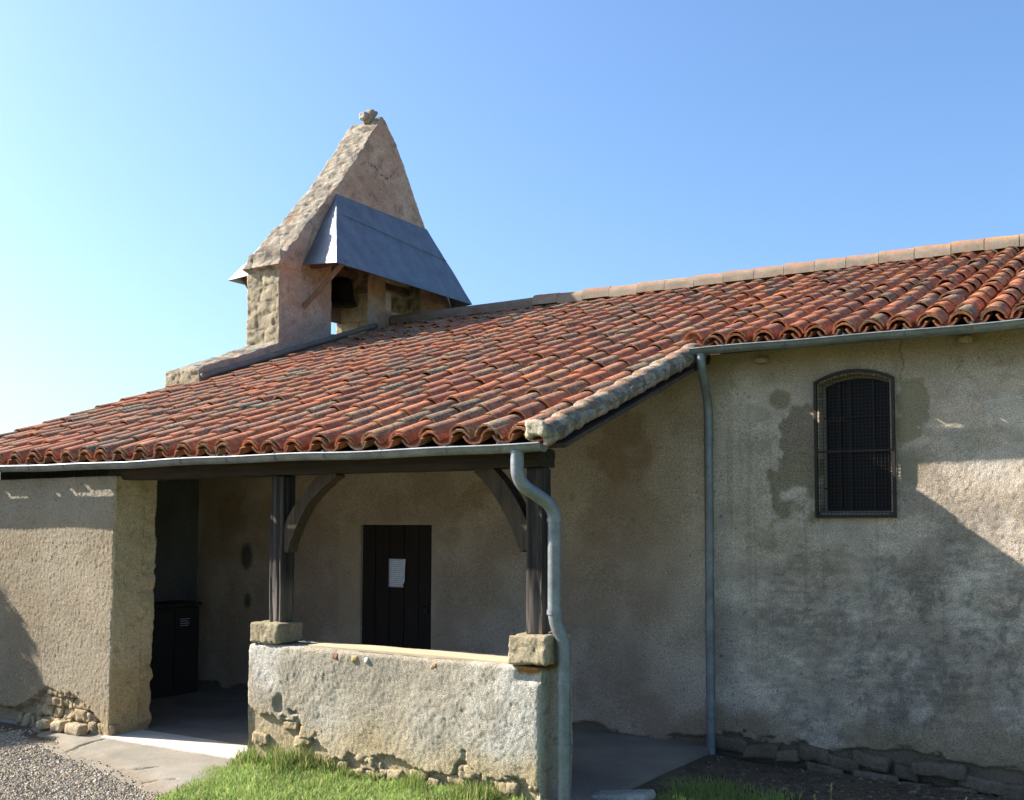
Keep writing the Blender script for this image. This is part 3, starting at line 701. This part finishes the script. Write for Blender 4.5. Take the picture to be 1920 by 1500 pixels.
# ---------------- gutters and pipes
def gutter(name, x0, x1, yc, zc, r):
    a = np.linspace(math.pi, 2*math.pi, 13); th = .004
    bead = np.array([[-r-.006, .003], [-r-.012, -.004], [-r-.006, -.011]])
    out = np.c_[r*np.cos(a), r*np.sin(a)]; inn = np.c_[(r-th)*np.cos(a[::-1]), (r-th)*np.sin(a[::-1])]
    prof = np.vstack([bead[::-1], out[1:], inn]); n = len(prof)
    xs = np.linspace(x0, x1, 40); sag = .004*np.sin(xs*2.1)+.003*np.sin(xs*5.3+1)
    V = np.vstack([np.c_[np.full(n, x), yc+prof[:, 0], zc+prof[:, 1]+s] for x, s in zip(xs, sag)]); I = np.arange(len(V)).reshape(len(xs), n); J = np.roll(I, -1, 1)
    F = np.stack([I[:-1], J[:-1], J[1:], I[1:]], -1).reshape(-1, 4)
    g = build(name, V, F, M_zincpipe, chapel, None, True, 40)
    for xe in (x0, x1):
        V, F = join([(np.vstack([np.c_[np.full(13, xe+d), yc+out[:, 0]*1.04, zc+out[:, 1]*1.04] for d in (-.004, .004)]), [np.array([list(range(13))]), np.array([list(range(25, 12, -1))]), np.array([[i, i+13, i+14, i+1] for i in range(12)]+[[12, 25, 13, 0]])])])[:2]
        build('end_cap', V, F, M_zincpipe, g)
    return g
def bracket(g, x, yc, zc, r):
    a = np.linspace(math.pi*.98, 1.35*math.pi, 6); p = np.c_[(r+.004)*np.cos(a), (r+.004)*np.sin(a)]; p = np.vstack([[[r, .012]], [[-r-.01, .012]], p]); V = []
    for d in (-.008, .008):
        V.append(np.c_[np.full(len(p), x+d), yc+p[:, 0], zc+p[:, 1]])
    for d in (-.008, .008): V.append(np.c_[np.full(len(p), x+d), yc+p[:, 0]*1.06, zc+p[:, 1]*1.06+.003])
    n = len(p); V = np.vstack(V); i = np.arange(n-1)
    F = [np.stack([i+a*n, i+1+a*n, i+1+b*n, i+b*n], -1) for a, b in ((0, 1), (1, 3), (3, 2), (2, 0))]
    build('bracket', V, F, M_zinc, g)
G1 = gutter('gutter', -9.75, -2.60, -2.565, 2.264, .052)
for x in (-8.6, -8.2, -7.75, -7.275, -6.69, -6.26, -5.83, -5.33, -4.83, -4.357, -3.85, -3.31, -2.9): bracket(G1, x, -2.565, 2.266, .052)
G2 = gutter('gutter', -2.54, 5.4, -.329, 3.158, .052)
for x in (-2.26, -1.775, -1.33, -.904, -.456, 0, .45, .9, 1.35, 1.8, 2.3, 2.8, 3.3, 3.8, 4.3, 4.8): bracket(G2, x, -.329, 3.16, .052)
def pipe(path, r, collars):
    pth = bez(path, 8); V, F = tube(pth, r, 16); p = build('downpipe', V, F, M_zincpipe, chapel, None, True, 50)
    for (cc, h) in collars:
        V, F = tube([np.array(cc)+[0, 0, -h/2], np.array(cc)+[0, 0, 0], np.array(cc)+[0, 0, h/2]], r*1.13, 16); build('collar', V, F, M_zincpipe, p, None, True, 50)
    return p
pipe([(-2.79, -2.565, 2.225), (-2.79, -2.565, 2.03), (-2.655, -2.33, 1.875), (-2.655, -2.33, 1.15), (-2.605, -2.29, 1.02), (-2.605, -2.29, -.02)], .043,
     [((-2.655, -2.33, 1.79), .025), ((-2.655, -2.33, 1.21), .03), ((-2.605, -2.29, .76), .03), ((-2.605, -2.29, .36), .05)])
pipe([(-2.46, -.329, 3.12), (-2.46, -.329, 3.02), (-2.50, -.085, 2.74), (-2.50, -.085, -.05)], .036,
     [((-2.50, -.085, 2.45), .03), ((-2.50, -.085, 1.0), .04), ((-2.50, -.085, .37), .04)])
for x, z in ((-2.06, 3.075), (-.55, 3.105)):
    V, F, N = rough_box((x-.05, -.09, z-.025), (x+.05, .02, z+.025), .02, .012, lambda P, N: (fbm(P, .04, 180, 2)-.5)*.012)
    build('corbel', V, F, M_stone, chapel, (.40, .31, .22), True)

# ---------------- bell gable
GX, GT = -9.248, .61
def yz_prism(poly, x0, x1):
    n = len(poly); p = np.array(poly, float)
    V = np.vstack([np.c_[np.full(n, x0), p], np.c_[np.full(n, x1), p]]); i = np.arange(n); j = (i+1) % n
    return V, [np.stack([i, j, j+n, i+n], -1), i[::-1].reshape(1, -1), (i+n).reshape(1, -1)]
S = [(1.93, 5.20), (2.44, 5.86), (3.08, 6.59), (3.64, 7.33), (3.94, 7.77), (4.02, 7.86), (4.10, 7.83), (4.38, 7.54), (4.63, 7.17), (5.11, 6.45), (5.75, 5.75), (6.20, 5.20)]
x0, x1 = GX-GT, GX
zt = 5.62
def arch(a, b, n=9):
    c = (a+b)/2; h = (b-a)/2; return [(c+h*math.cos(t), 5.35+h*math.sin(t)) for t in np.linspace(0, math.pi, n)]
blocks = [yz_prism([(1.94, 3.0), (2.96, 3.2), (2.96, 5.4), (1.94, 5.4)], x0, x1), yz_prism([(3.74, 3.2), (4.16, 3.2), (4.16, 5.4), (3.74, 5.4)], x0, x1), yz_prism([(5.02, 3.2), (6.2, 3.2), (6.2, 5.4), (5.02, 5.4)], x0, x1),
          yz_prism([(.60, 2.8), (2.2, 3.2), (2.2, 4.24), (1.2, 3.86), (.60, 3.64)], x0, x1), yz_prism([(.7, 2.4), (6.2, 2.4), (6.2, 4.98), (4.1, 4.98), (3.85, 4.5), (2.9, 4.42), (.7, 3.5)], x0+.02, x1-.02)]
top = S[:1]+S[1:]+[(6.2, 5.30)]+list(reversed([]))
blocks.append(yz_prism(S+[(5.02, 5.2)]+arch(4.16, 5.02)+[(4.16, 5.2), (3.80, 5.2)]+arch(2.96, 3.80)+[(2.96, 5.2)], x0, x1))
blocks.append(yz_prism([(1.86, 5.17), (2.3, 5.17), (2.55, 5.84), (2.45, 5.90)], x0-.03, x1+.03))
V, F, _ = join([(v, f) for v, f in blocks])
tmp = build('bell_gable', V, F, M_stone, chapel, origin=(GX-.3, 4, 3))
rmod = tmp.modifiers.new('r', 'REMESH'); rmod.mode = 'VOXEL'; rmod.voxel_size = .021
bpy.context.view_layer.update()
ev = tmp.evaluated_get(bpy.context.evaluated_depsgraph_get()); me = ev.to_mesh()
nv = len(me.vertices); VV = np.zeros(nv*3); me.vertices.foreach_get('co', VV); VV = VV.reshape(-1, 3); NN = np.zeros(nv*3); me.vertices.foreach_get('normal', NN); NN = NN.reshape(-1, 3)
FF = [list(p.vertices) for p in me.polygons]; ev.to_mesh_clear()
Fq = np.array([f for f in FF if len(f) == 4]); Ft = np.array([f for f in FF if len(f) == 3]).reshape(-1, 3)
VV = VV+np.array([GX-.3, 4, 3]); bpy.data.objects.remove(tmp, do_unlink=True)
side = sstep(.55, .85, np.abs(NN[:, 0]))
st = fbm(VV, (.20, .20, .14), 191, 3); rg = fbm(VV, .07, 193, 3)
wz_ = VV[:, 2]+(fbm(VV, .3, 192, 2)-.5)*.12; rowi = np.floor(wz_/.19); wxx = VV[:, 0]+VV[:, 1]*.7+(fbm(VV, .25, 194, 2)-.5)*.14+rowi*.137+_hash(rowi.astype(np.int64), 0*rowi.astype(np.int64), 0*rowi.astype(np.int64), 5)*.2
jn = np.minimum(np.abs(wz_/.19-rowi-.5), np.abs(wxx/.30-np.floor(wxx/.30)-.5)*1.5)      # .5 at a joint
joint = sstep(.06, .015, np.minimum(.5-np.abs(wz_/.19-rowi-.5), (.5-np.abs(wxx/.30-np.floor(wxx/.30)-.5))*1.5))
VV = VV+NN*((1-side)*((st-.5)*.045+(rg-.5)*.032-joint*.012)+side*((rg-.5)*.012+(fbm(VV, .5, 195, 2)-.5)*.03))[:, None]
n1, n2 = fbm(VV, .35, 196, 4), fbm(VV, .10, 197, 4)
c = mix((.20, .17, .13), (.37, .32, .25), sstep(.3, .7, n2)); c = mix(c, (.10, .09, .075), sstep(.50, .66, fbm(VV, .16, 198, 4))*.8)
c = mix(c, (.42, .21, .09), sstep(.66, .72, fbm(VV, .09, 199, 3))*.6)
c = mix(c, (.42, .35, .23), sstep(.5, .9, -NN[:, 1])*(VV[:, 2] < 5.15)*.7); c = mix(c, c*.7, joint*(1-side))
pink = mix((.47, .33, .24), (.53, .42, .32), sstep(.35, .65, n1)); pink = mix(pink, (.20, .17, .13), sstep(.57, .68, n2)*.5); pink = mix(pink, (.30, .285, .26), sstep(4.75, 4.4, VV[:, 2])*.7)
c = mix(c, pink, side)
crk = (n1 > .42)*sstep(.016, .004, np.abs(VV[:, 2]-7.02-.04*np.sin(VV[:, 1]*9)-.35*(fbm(VV, .16, 189, 4, .6)-.5)-.12*(VV[:, 1]-3.9)))*sstep(.2, .0, np.abs(VV[:, 1]-3.95)-.35); c = mix(c, (.05, .045, .04), crk*side*.9)
gable = build('bell_gable', VV, [f for f in (Fq, Ft) if len(f)], M_stone, chapel, c, True)
# zinc hoods on both faces
def hood(sg, xw):
    xo = xw+sg*.70; th = .012
    T0, T1 = (xw+sg*.01, 3.01, 6.42), (xw+sg*.01, 5.15, 6.42); B0, B1 = (xo, 2.25, 5.19), (xo, 5.42, 5.20); W0, W1 = (xw+sg*.01, 2.35, 5.27), (xw+sg*.01, 5.86, 5.27)
    def sheet(name, pts, nrm, par):
        p = np.array(pts); m = 14; V = []
        for a in np.linspace(0, 1, m):
            for b in np.linspace(0, 1, m): V.append((p[0]*(1-a)+p[1]*a)*(1-b)+(p[3]*(1-a)+p[2]*a)*b)
        V = np.array(V); nrm = np.array(nrm, float)/np.linalg.norm(nrm); w_ = (fbm(V, .35, 200, 2)-.5)*.035
        bd = np.tile(np.linspace(0, 1, m)*(1-np.linspace(0, 1, m))*4, m)
        V = V+nrm*(w_*bd)[:, None]; I = np.arange(m*m).reshape(m, m); q = np.stack([I[:-1, :-1], I[1:, :-1], I[1:, 1:], I[:-1, 1:]], -1).reshape(-1, 4)
        n0 = m*m; rim = np.concatenate([I[:, 0], I[-1, 1:], I[::-1, -1][1:], I[0, ::-1][1:-1]]); rj = np.roll(rim, -1)
        V = np.vstack([V, V-nrm*th]); F = [q, q[:, ::-1]+n0, np.stack([rim+n0, rj+n0, rj, rim], -1)]
        return build(name, V, F, M_zinc, par, None, True, 30)
    h = sheet('hood', [B0, B1, T1, T0], (sg*1.15, 0, .5), gable)
    sheet('hood', [W0, B0, T0, T0], (0, -1, .45), gable); sheet('hood', [B1, W1, T1, T1], (0, 1, .45), gable)
    # standing seam across the sheet
    s0 = np.array(B0)*.28+np.array(T0)*.72; s1 = np.array(B1)*.42+np.array(T1)*.58
    V, F = tube([s0+[sg*.006, 0, 0], (s0+s1)/2+[sg*.010, 0, 0], s1+[sg*.006, 0, 0]], .005, 6); build('seam', V, F, M_zinc, gable)
    for y in (2.48,):
        V, F = tube([(xw+sg*.02, y-.1 if y < 3 else y, 4.70), ((xw+xo)/2, y-.05 if y < 3 else y, 4.99), (xo-sg*.05, y, 5.275)], .045, 4); build('strut', V, F, M_wood_c, gable)
    V, F = box((xw+sg*.01 if sg > 0 else xo+.02, 2.50, 5.25), (xo-.06 if sg > 0 else xw-.01, 2.56, 5.30)); build('rail', V, F, M_wood_c, gable)
M_wood_c = surf('gable_timber', (.16, .115, .085), .85, (5, .25), (40, .3), (60, .6, .004))
hood(1, GX); hood(-1, GX-GT)
Vs, Fs = stone_geo((GX-.25, 4.03, 7.90), (.15, .18, .22), 601, .016, .22, .22); build('finial_stone', Vs, Fs, M_stone, gable, stone_col(Vs, 3, (.26, .22, .16), (.42, .36, .27)), True)
Vs, Fs = stone_geo((GX-.27, 3.93, 7.90), (.12, .11, .10), 602, .016, .22, .2); build('finial_stone', Vs, Fs, M_stone, gable, stone_col(Vs, 5, (.36, .33, .28), (.5, .46, .4)), True)
# mortar and lead fillet where the gable meets the tiles
pts = [(GX+.03, y, roofz('p', y)+.045) for y in np.linspace(.62, 3.9, 40)]
V, F = tube(pts, .038, 10); V = V+((fbm(V, .12, 205, 3)-.5)*.05)[:, None]; build('flashing', V, F, surf('mortar_fillet', (.19, .165, .14), .9, (5, .2), (60, .25), (80, .5, .005)), gable, None, True)
V, F = box((GX-.34, 2.9, 5.36), (GX-.22, 5.1, 5.46)); build('headstock', V, F, M_wood_c, gable)
V, F = box((GX-GT+.06, 2.93, 4.74), (GX-GT+.09, 3.78, 5.5)); build('sky_screen', V, F, M_wood_c, gable)  # added board that blocks the sky seen through the bell opening
# bell
prof = np.array([(0, .40), (.06, .40), (.12, .37), (.145, .30), (.155, .18), (.18, .08), (.225, 0), (.20, .01), (.15, .09), (.13, .2), (0, .36)])
a = np.linspace(0, 2*math.pi, 24, endpoint=False); V = np.vstack([np.c_[GX-.28+p[0]*np.cos(a), 3.50+p[0]*np.sin(a), np.full(24, 4.95+p[1])] for p in prof]); I = np.arange(len(V)).reshape(len(prof), 24); J = np.roll(I, -1, 1)
bell = empty('bell', (GX-.28, 3.5, 4.95)); tag(bell, 'dark bronze bell hanging in the bell gable under the zinc hood', 'bell')
build('bell_body', V, np.stack([I[:-1], J[:-1], J[1:], I[1:]], -1).reshape(-1, 4)[:, ::-1], M_bronze, bell, None, True, 60)
V, F = tube([(GX-.28, 3.5, 5.25), (GX-.28, 3.5, 5.0), (GX-.28, 3.5, 4.93)], [.01, .014, .03], 8); build('clapper', V, F, M_iron, bell)

# ------------------------------------------------------------------ loose stones
Vs, Fs = stone_geo((-2.40, -1.90, .0), (.42, .22, .07), 700, .025, .4); tag(build('flat_stone', Vs, Fs, M_stone, col=stone_col(Vs, 2, (.44, .42, .36), (.58, .56, .48)), smooth=True), 'pale flat stone lying in the grass beside the foot of the front downpipe', 'stone')
ls = [(-7.62, -2.47, .035, .13, .10, .08, 'yellowish'), (-7.42, -2.46, .04, .16, .10, .09, 'broad'), (-7.20, -2.46, .035, .20, .11, .085, 'squared')]
for i, (x, y, z, a_, b_, c_, nm) in enumerate(ls):
    Vs, Fs = stone_geo((x, y, z), (a_, b_, c_), 710+i, .022, .3)
    tag(build('fallen_stone', Vs, Fs, M_stone, col=stone_col(Vs, i, (.42, .32, .18), (.56, .47, .32)), smooth=True),
        ('small yellowish stone fallen from the porch wall, farthest from the doorway', 'ochre stone at the foot of the porch wall, middle of three', 'largest ochre stone at the foot of the porch wall, nearest the doorway')[i], 'stone', 'stones fallen from the porch wall')

# ------------------------------------------------------------------ gravel
def scatter(n, x0, x1, y0, y1): return RNG.uniform(x0, x1, n), RNG.uniform(y0, y1, n)
OCT = np.array([[1, 0, 0], [-1, 0, 0], [0, 1, 0], [0, -1, 0], [0, 0, 1], [0, 0, -1]], float)
OF = np.array([[0, 2, 4], [2, 1, 4], [1, 3, 4], [3, 0, 4], [2, 0, 5], [1, 2, 5], [3, 1, 5], [0, 3, 5]])
def gravel(n, box_, size):
    x, y = scatter(n, *box_); P = np.c_[x, y, 0*x]
    ybv = np.interp(x, [-8.6, -7.95, -7.59, -6.7, -5.87, -5.26, -4.8], [-2.38, -2.42, -2.66, -2.95, -3.13, -3.32, -3.4])
    k = (x < lawn_edge(y)+.05) & ((y < ybv-.02-.22*RNG.random(n)**2) | (RNG.random(n) < .03)) & (y < FY-.03); x, y = x[k], y[k]; n = len(x)
    s = size*RNG.uniform(.5, 1.35, n); z = ground_h(x, y)+s*.25
    R_ = RNG.normal(0, 1, (n, 6, 3))*.22
    V = (OCT[None]+R_)*s[:, None, None]*np.array([1, 1, .65]); th = RNG.uniform(0, 6.28, n); ct, st_ = np.cos(th)[:, None], np.sin(th)[:, None]
    Vx = V[:, :, 0]*ct-V[:, :, 1]*st_; Vy = V[:, :, 0]*st_+V[:, :, 1]*ct
    V = np.stack([Vx+x[:, None], Vy+y[:, None], V[:, :, 2]+z[:, None]], -1).reshape(-1, 3)
    F = (OF[None]+np.arange(n)[:, None, None]*6).reshape(-1, 3)
    c = np.array([(.30, .255, .19), (.37, .32, .245), (.23, .195, .145), (.32, .245, .15), (.46, .41, .325)])[RNG.integers(0, 5, n)]*RNG.uniform(.8, 1.15, (n, 1))
    return V, F, np.repeat(c, 6, 0)
def soil_bits(n):
    x, y = scatter(n, -2.45, 1.2, -1.7, -.05); s_ = .004+.016*RNG.random(n)**3; z = ground_h(x, y)+s_*.2
    V = (OCT[None]+RNG.normal(0, 1, (n, 6, 3))*.25)*s_[:, None, None]*np.array([1.2, 1, .6]); V = V+np.stack([x, y, z], -1)[:, None, :]
    c = np.array([(.13, .10, .068), (.09, .07, .048), (.19, .155, .11), (.11, .085, .055)])[RNG.integers(0, 4, n)]*RNG.uniform(.7, 1.2, (n, 1))
    return V.reshape(-1, 3), (OF[None]+np.arange(n)[:, None, None]*6).reshape(-1, 3), np.repeat(c, 6, 0)
V, F, c = soil_bits(6000); tag(build('soil_crumbs', V, F, M_gravel, col=c), 'loose earth and stone crumbs on bare soil below the nave wall', 'soil', kind='stuff')
V, F, c = join([gravel(66000, (-7.9, -4.3, -4.8, -2.5), .0098), gravel(14000, (-10, -3, -7, -2.5), .016)])
tag(build('gravel', V, F, M_gravel, col=c), 'grey loose gravel in front of the porch wall', 'gravel', kind='stuff')

# ------------------------------------------------------------------ grass
def blades(x, y, h, wd, lean, cols, seg=2):
    n = len(x); z = ground_h(x, y)-.005; th = RNG.uniform(0, 6.28, n); ld = RNG.uniform(0, 6.28, n)
    dx, dy_ = np.cos(th)*wd/2, np.sin(th)*wd/2; lx, ly = np.cos(ld)*lean*h, np.sin(ld)*lean*h
    B0 = np.stack([x-dx, y-dy_, z], -1); B1 = np.stack([x+dx, y+dy_, z], -1)
    mx, my, mz = x+lx*.35, y+ly*.35, z+h*.6
    M0 = np.stack([mx-dx*.75, my-dy_*.75, mz], -1); M1 = np.stack([mx+dx*.75, my+dy_*.75, mz], -1); T = np.stack([x+lx, y+ly, z+h*(1-.25*lean)], -1)
    V = np.stack([B0, B1, M1, M0, T], 1).reshape(-1, 3); o = np.arange(n)[:, None]*5
    c = np.repeat(cols, 5, 0); dk = np.tile(np.array([.75, .75, 1, 1, 1.1]), n)[:, None]
    return V, [np.array([[0, 1, 2, 3]])+o, np.array([[3, 2, 4]])+o], c
GC = np.array([(.26, .36, .095), (.31, .41, .12), (.22, .32, .085), (.36, .40, .15), (.45, .40, .21)])
def lawn(n, b, h0, h1, wd, dry=.06, keep=None):
    x, y = scatter(n, *b); k = in_lawn(x, y)
    if keep is not None: k &= keep(x, y)
    x, y = x[k], y[k]; m = len(x); P = np.c_[x, y, 0*x]
    h = RNG.uniform(h0, h1, m)*(.6+.8*fbm(P, .25, 221, 3)); p = np.array([.34, .30, .22, .14-dry, dry]); p /= p.sum()
    cols = GC[RNG.choice(5, m, p=p)]*(.75+.5*fbm(P, .35, 222, 3))[:, None]
    return blades(x, y, h, wd*RNG.uniform(.7, 1.3, m), RNG.uniform(.1, .7, m), cols)
sun_ok = lambda x, y: (x < -2.62) | (y < -1.85)
shade = lambda x, y: (x > -2.3) & (fbm(np.c_[x, y, 0*x], .35, 225, 3) > .42) & (RNG.random(len(x)) < sstep(-.75, -1.3, y))
lawn_parts = [lawn(130000, (-5.5, -1.6, -4.2, -1.85), .025, .06, .0055, .05, sun_ok), lawn(60000, (-5, 3, -7.5, -1.85), .04, .09, .011, .06, sun_ok), lawn(16000, (-2.3, .3, -1.95, -.7), .03, .09, .006, .0, shade)]
V, F, c = join(lawn_parts); tag(build('lawn_grass', V, F, M_grassmat, col=c), 'short mown green grass of the lawn', 'grass', kind='stuff')
# taller uncut grass along the low wall
m = 9000; x = XL0+.0+RNG.random(m)**1.1*(XL1-XL0-.1); y = FY-.015-np.abs(RNG.normal(0, .13, m)); P = np.c_[x, y, 0*x]
clump = sstep(.30, .75, fbm(P, .16, 233, 3)); h = (.03+.20*clump*RNG.random(m)**1.3)*np.interp(x, [-5.3, -4.9, -4.3, -3.8, -3.2, -2.75], [.8, 1.1, 1.0, .75, .8, .8])
cols = np.array([(.11, .19, .035), (.16, .24, .05), (.30, .31, .11), (.46, .39, .19)])[RNG.choice(4, m, p=[.36, .34, .16, .14])]
V, F, c = blades(x, y, h, .006*RNG.uniform(.6, 1.2, m), RNG.uniform(.05, .5, m), cols); k2 = join([(V, F, c)])
tag(build('tall_grass', k2[0], k2[1], M_grassmat, col=k2[2]), 'taller uncut grass with dry stems along the low porch wall', 'grass', kind='stuff')
# single stalks standing up into the sunlight
STL = ['tall seeding grass stalk, higher of two growing close together before the window wall', 'short seeding grass stalk growing close beside a taller one before the window wall', 'lone seeding grass stalk nearest the right edge, before the foundation stones']
for i, (x, y, h) in enumerate([(-1.10, -1.76, .33), (-1.165, -1.75, .25), (-.36, -1.72, .36)]):
    g0 = float(ground_h(np.array([x]), np.array([y]))[0]); p = [(x, y, g0), (x+.01, y, g0+h*.5), (x+.02*(-1)**i, y-.01, g0+h)]
    V1, F1 = tube(p, [.002, .0018, .0012], 5); parts = [(V1, F1)]
    for q in range(4): Vs, Fs = stone_geo((p[2][0]+.003*(-1)**q, p[2][1], p[2][2]-.012*q), (.006, .006, .014), 800+q, .004); parts.append((Vs, Fs))
    V, F, _ = join(parts)
    tag(build('grass_stalk', V, F, surf('stalk', (.30, .30, .12), .8) if i == 0 else bpy.data.materials['stalk']), STL[i], 'grass stalk', 'seeding grass stalks')

# ------------------------------------------------------------------ two clipped shrubs standing left of the view, whose shadow falls on the porch wall
def clipped_shrub(c, r, n, label):
    c, r = np.array(c), np.array(r)
    root = empty('shrub', (c[0], c[1], 0)); tag(root, label, 'shrub', 'clipped shrubs west of the porch')
    d = RNG.normal(0, 1, (n, 3)); d /= (np.abs(d)**4).sum(1, keepdims=True)**.25; rad = RNG.uniform(.3, 1, n)**.4
    p = c+d*rad[:, None]*r*(1+.08*(fbm(d, .4, 240, 2)-.5))[:, None]
    u_ = RNG.normal(0, 1, (n, 3)); u_ /= np.linalg.norm(u_, axis=1, keepdims=True); v_ = np.cross(u_, d); v_ /= np.linalg.norm(v_, axis=1, keepdims=True)+1e-9; q = RNG.uniform(.04, .08, n)[:, None]
    V = np.stack([p-u_*q, p+v_*q*.6, p+u_*q, p-v_*q*.6], 1).reshape(-1, 3); build('foliage', V, np.arange(n*4).reshape(-1, 4), M_leaf, root)
    V, F = tube([(c[0], c[1], -.1), (c[0]+.03, c[1]+.01, c[2]*.5), (c[0], c[1], c[2])], [.09, .07, .04], 8); build('trunk', V, F, M_bark, root, None, True)
clipped_shrub((-11.0, -2.55, 1.56), (.70, .70, 1.20), 16000, 'tall clipped green shrub close to the west end of the chapel')
clipped_shrub((-11.0, -3.78, 1.22), (.62, .60, 1.02), 11000, 'lower clipped green shrub standing in front of a taller one west of the chapel')
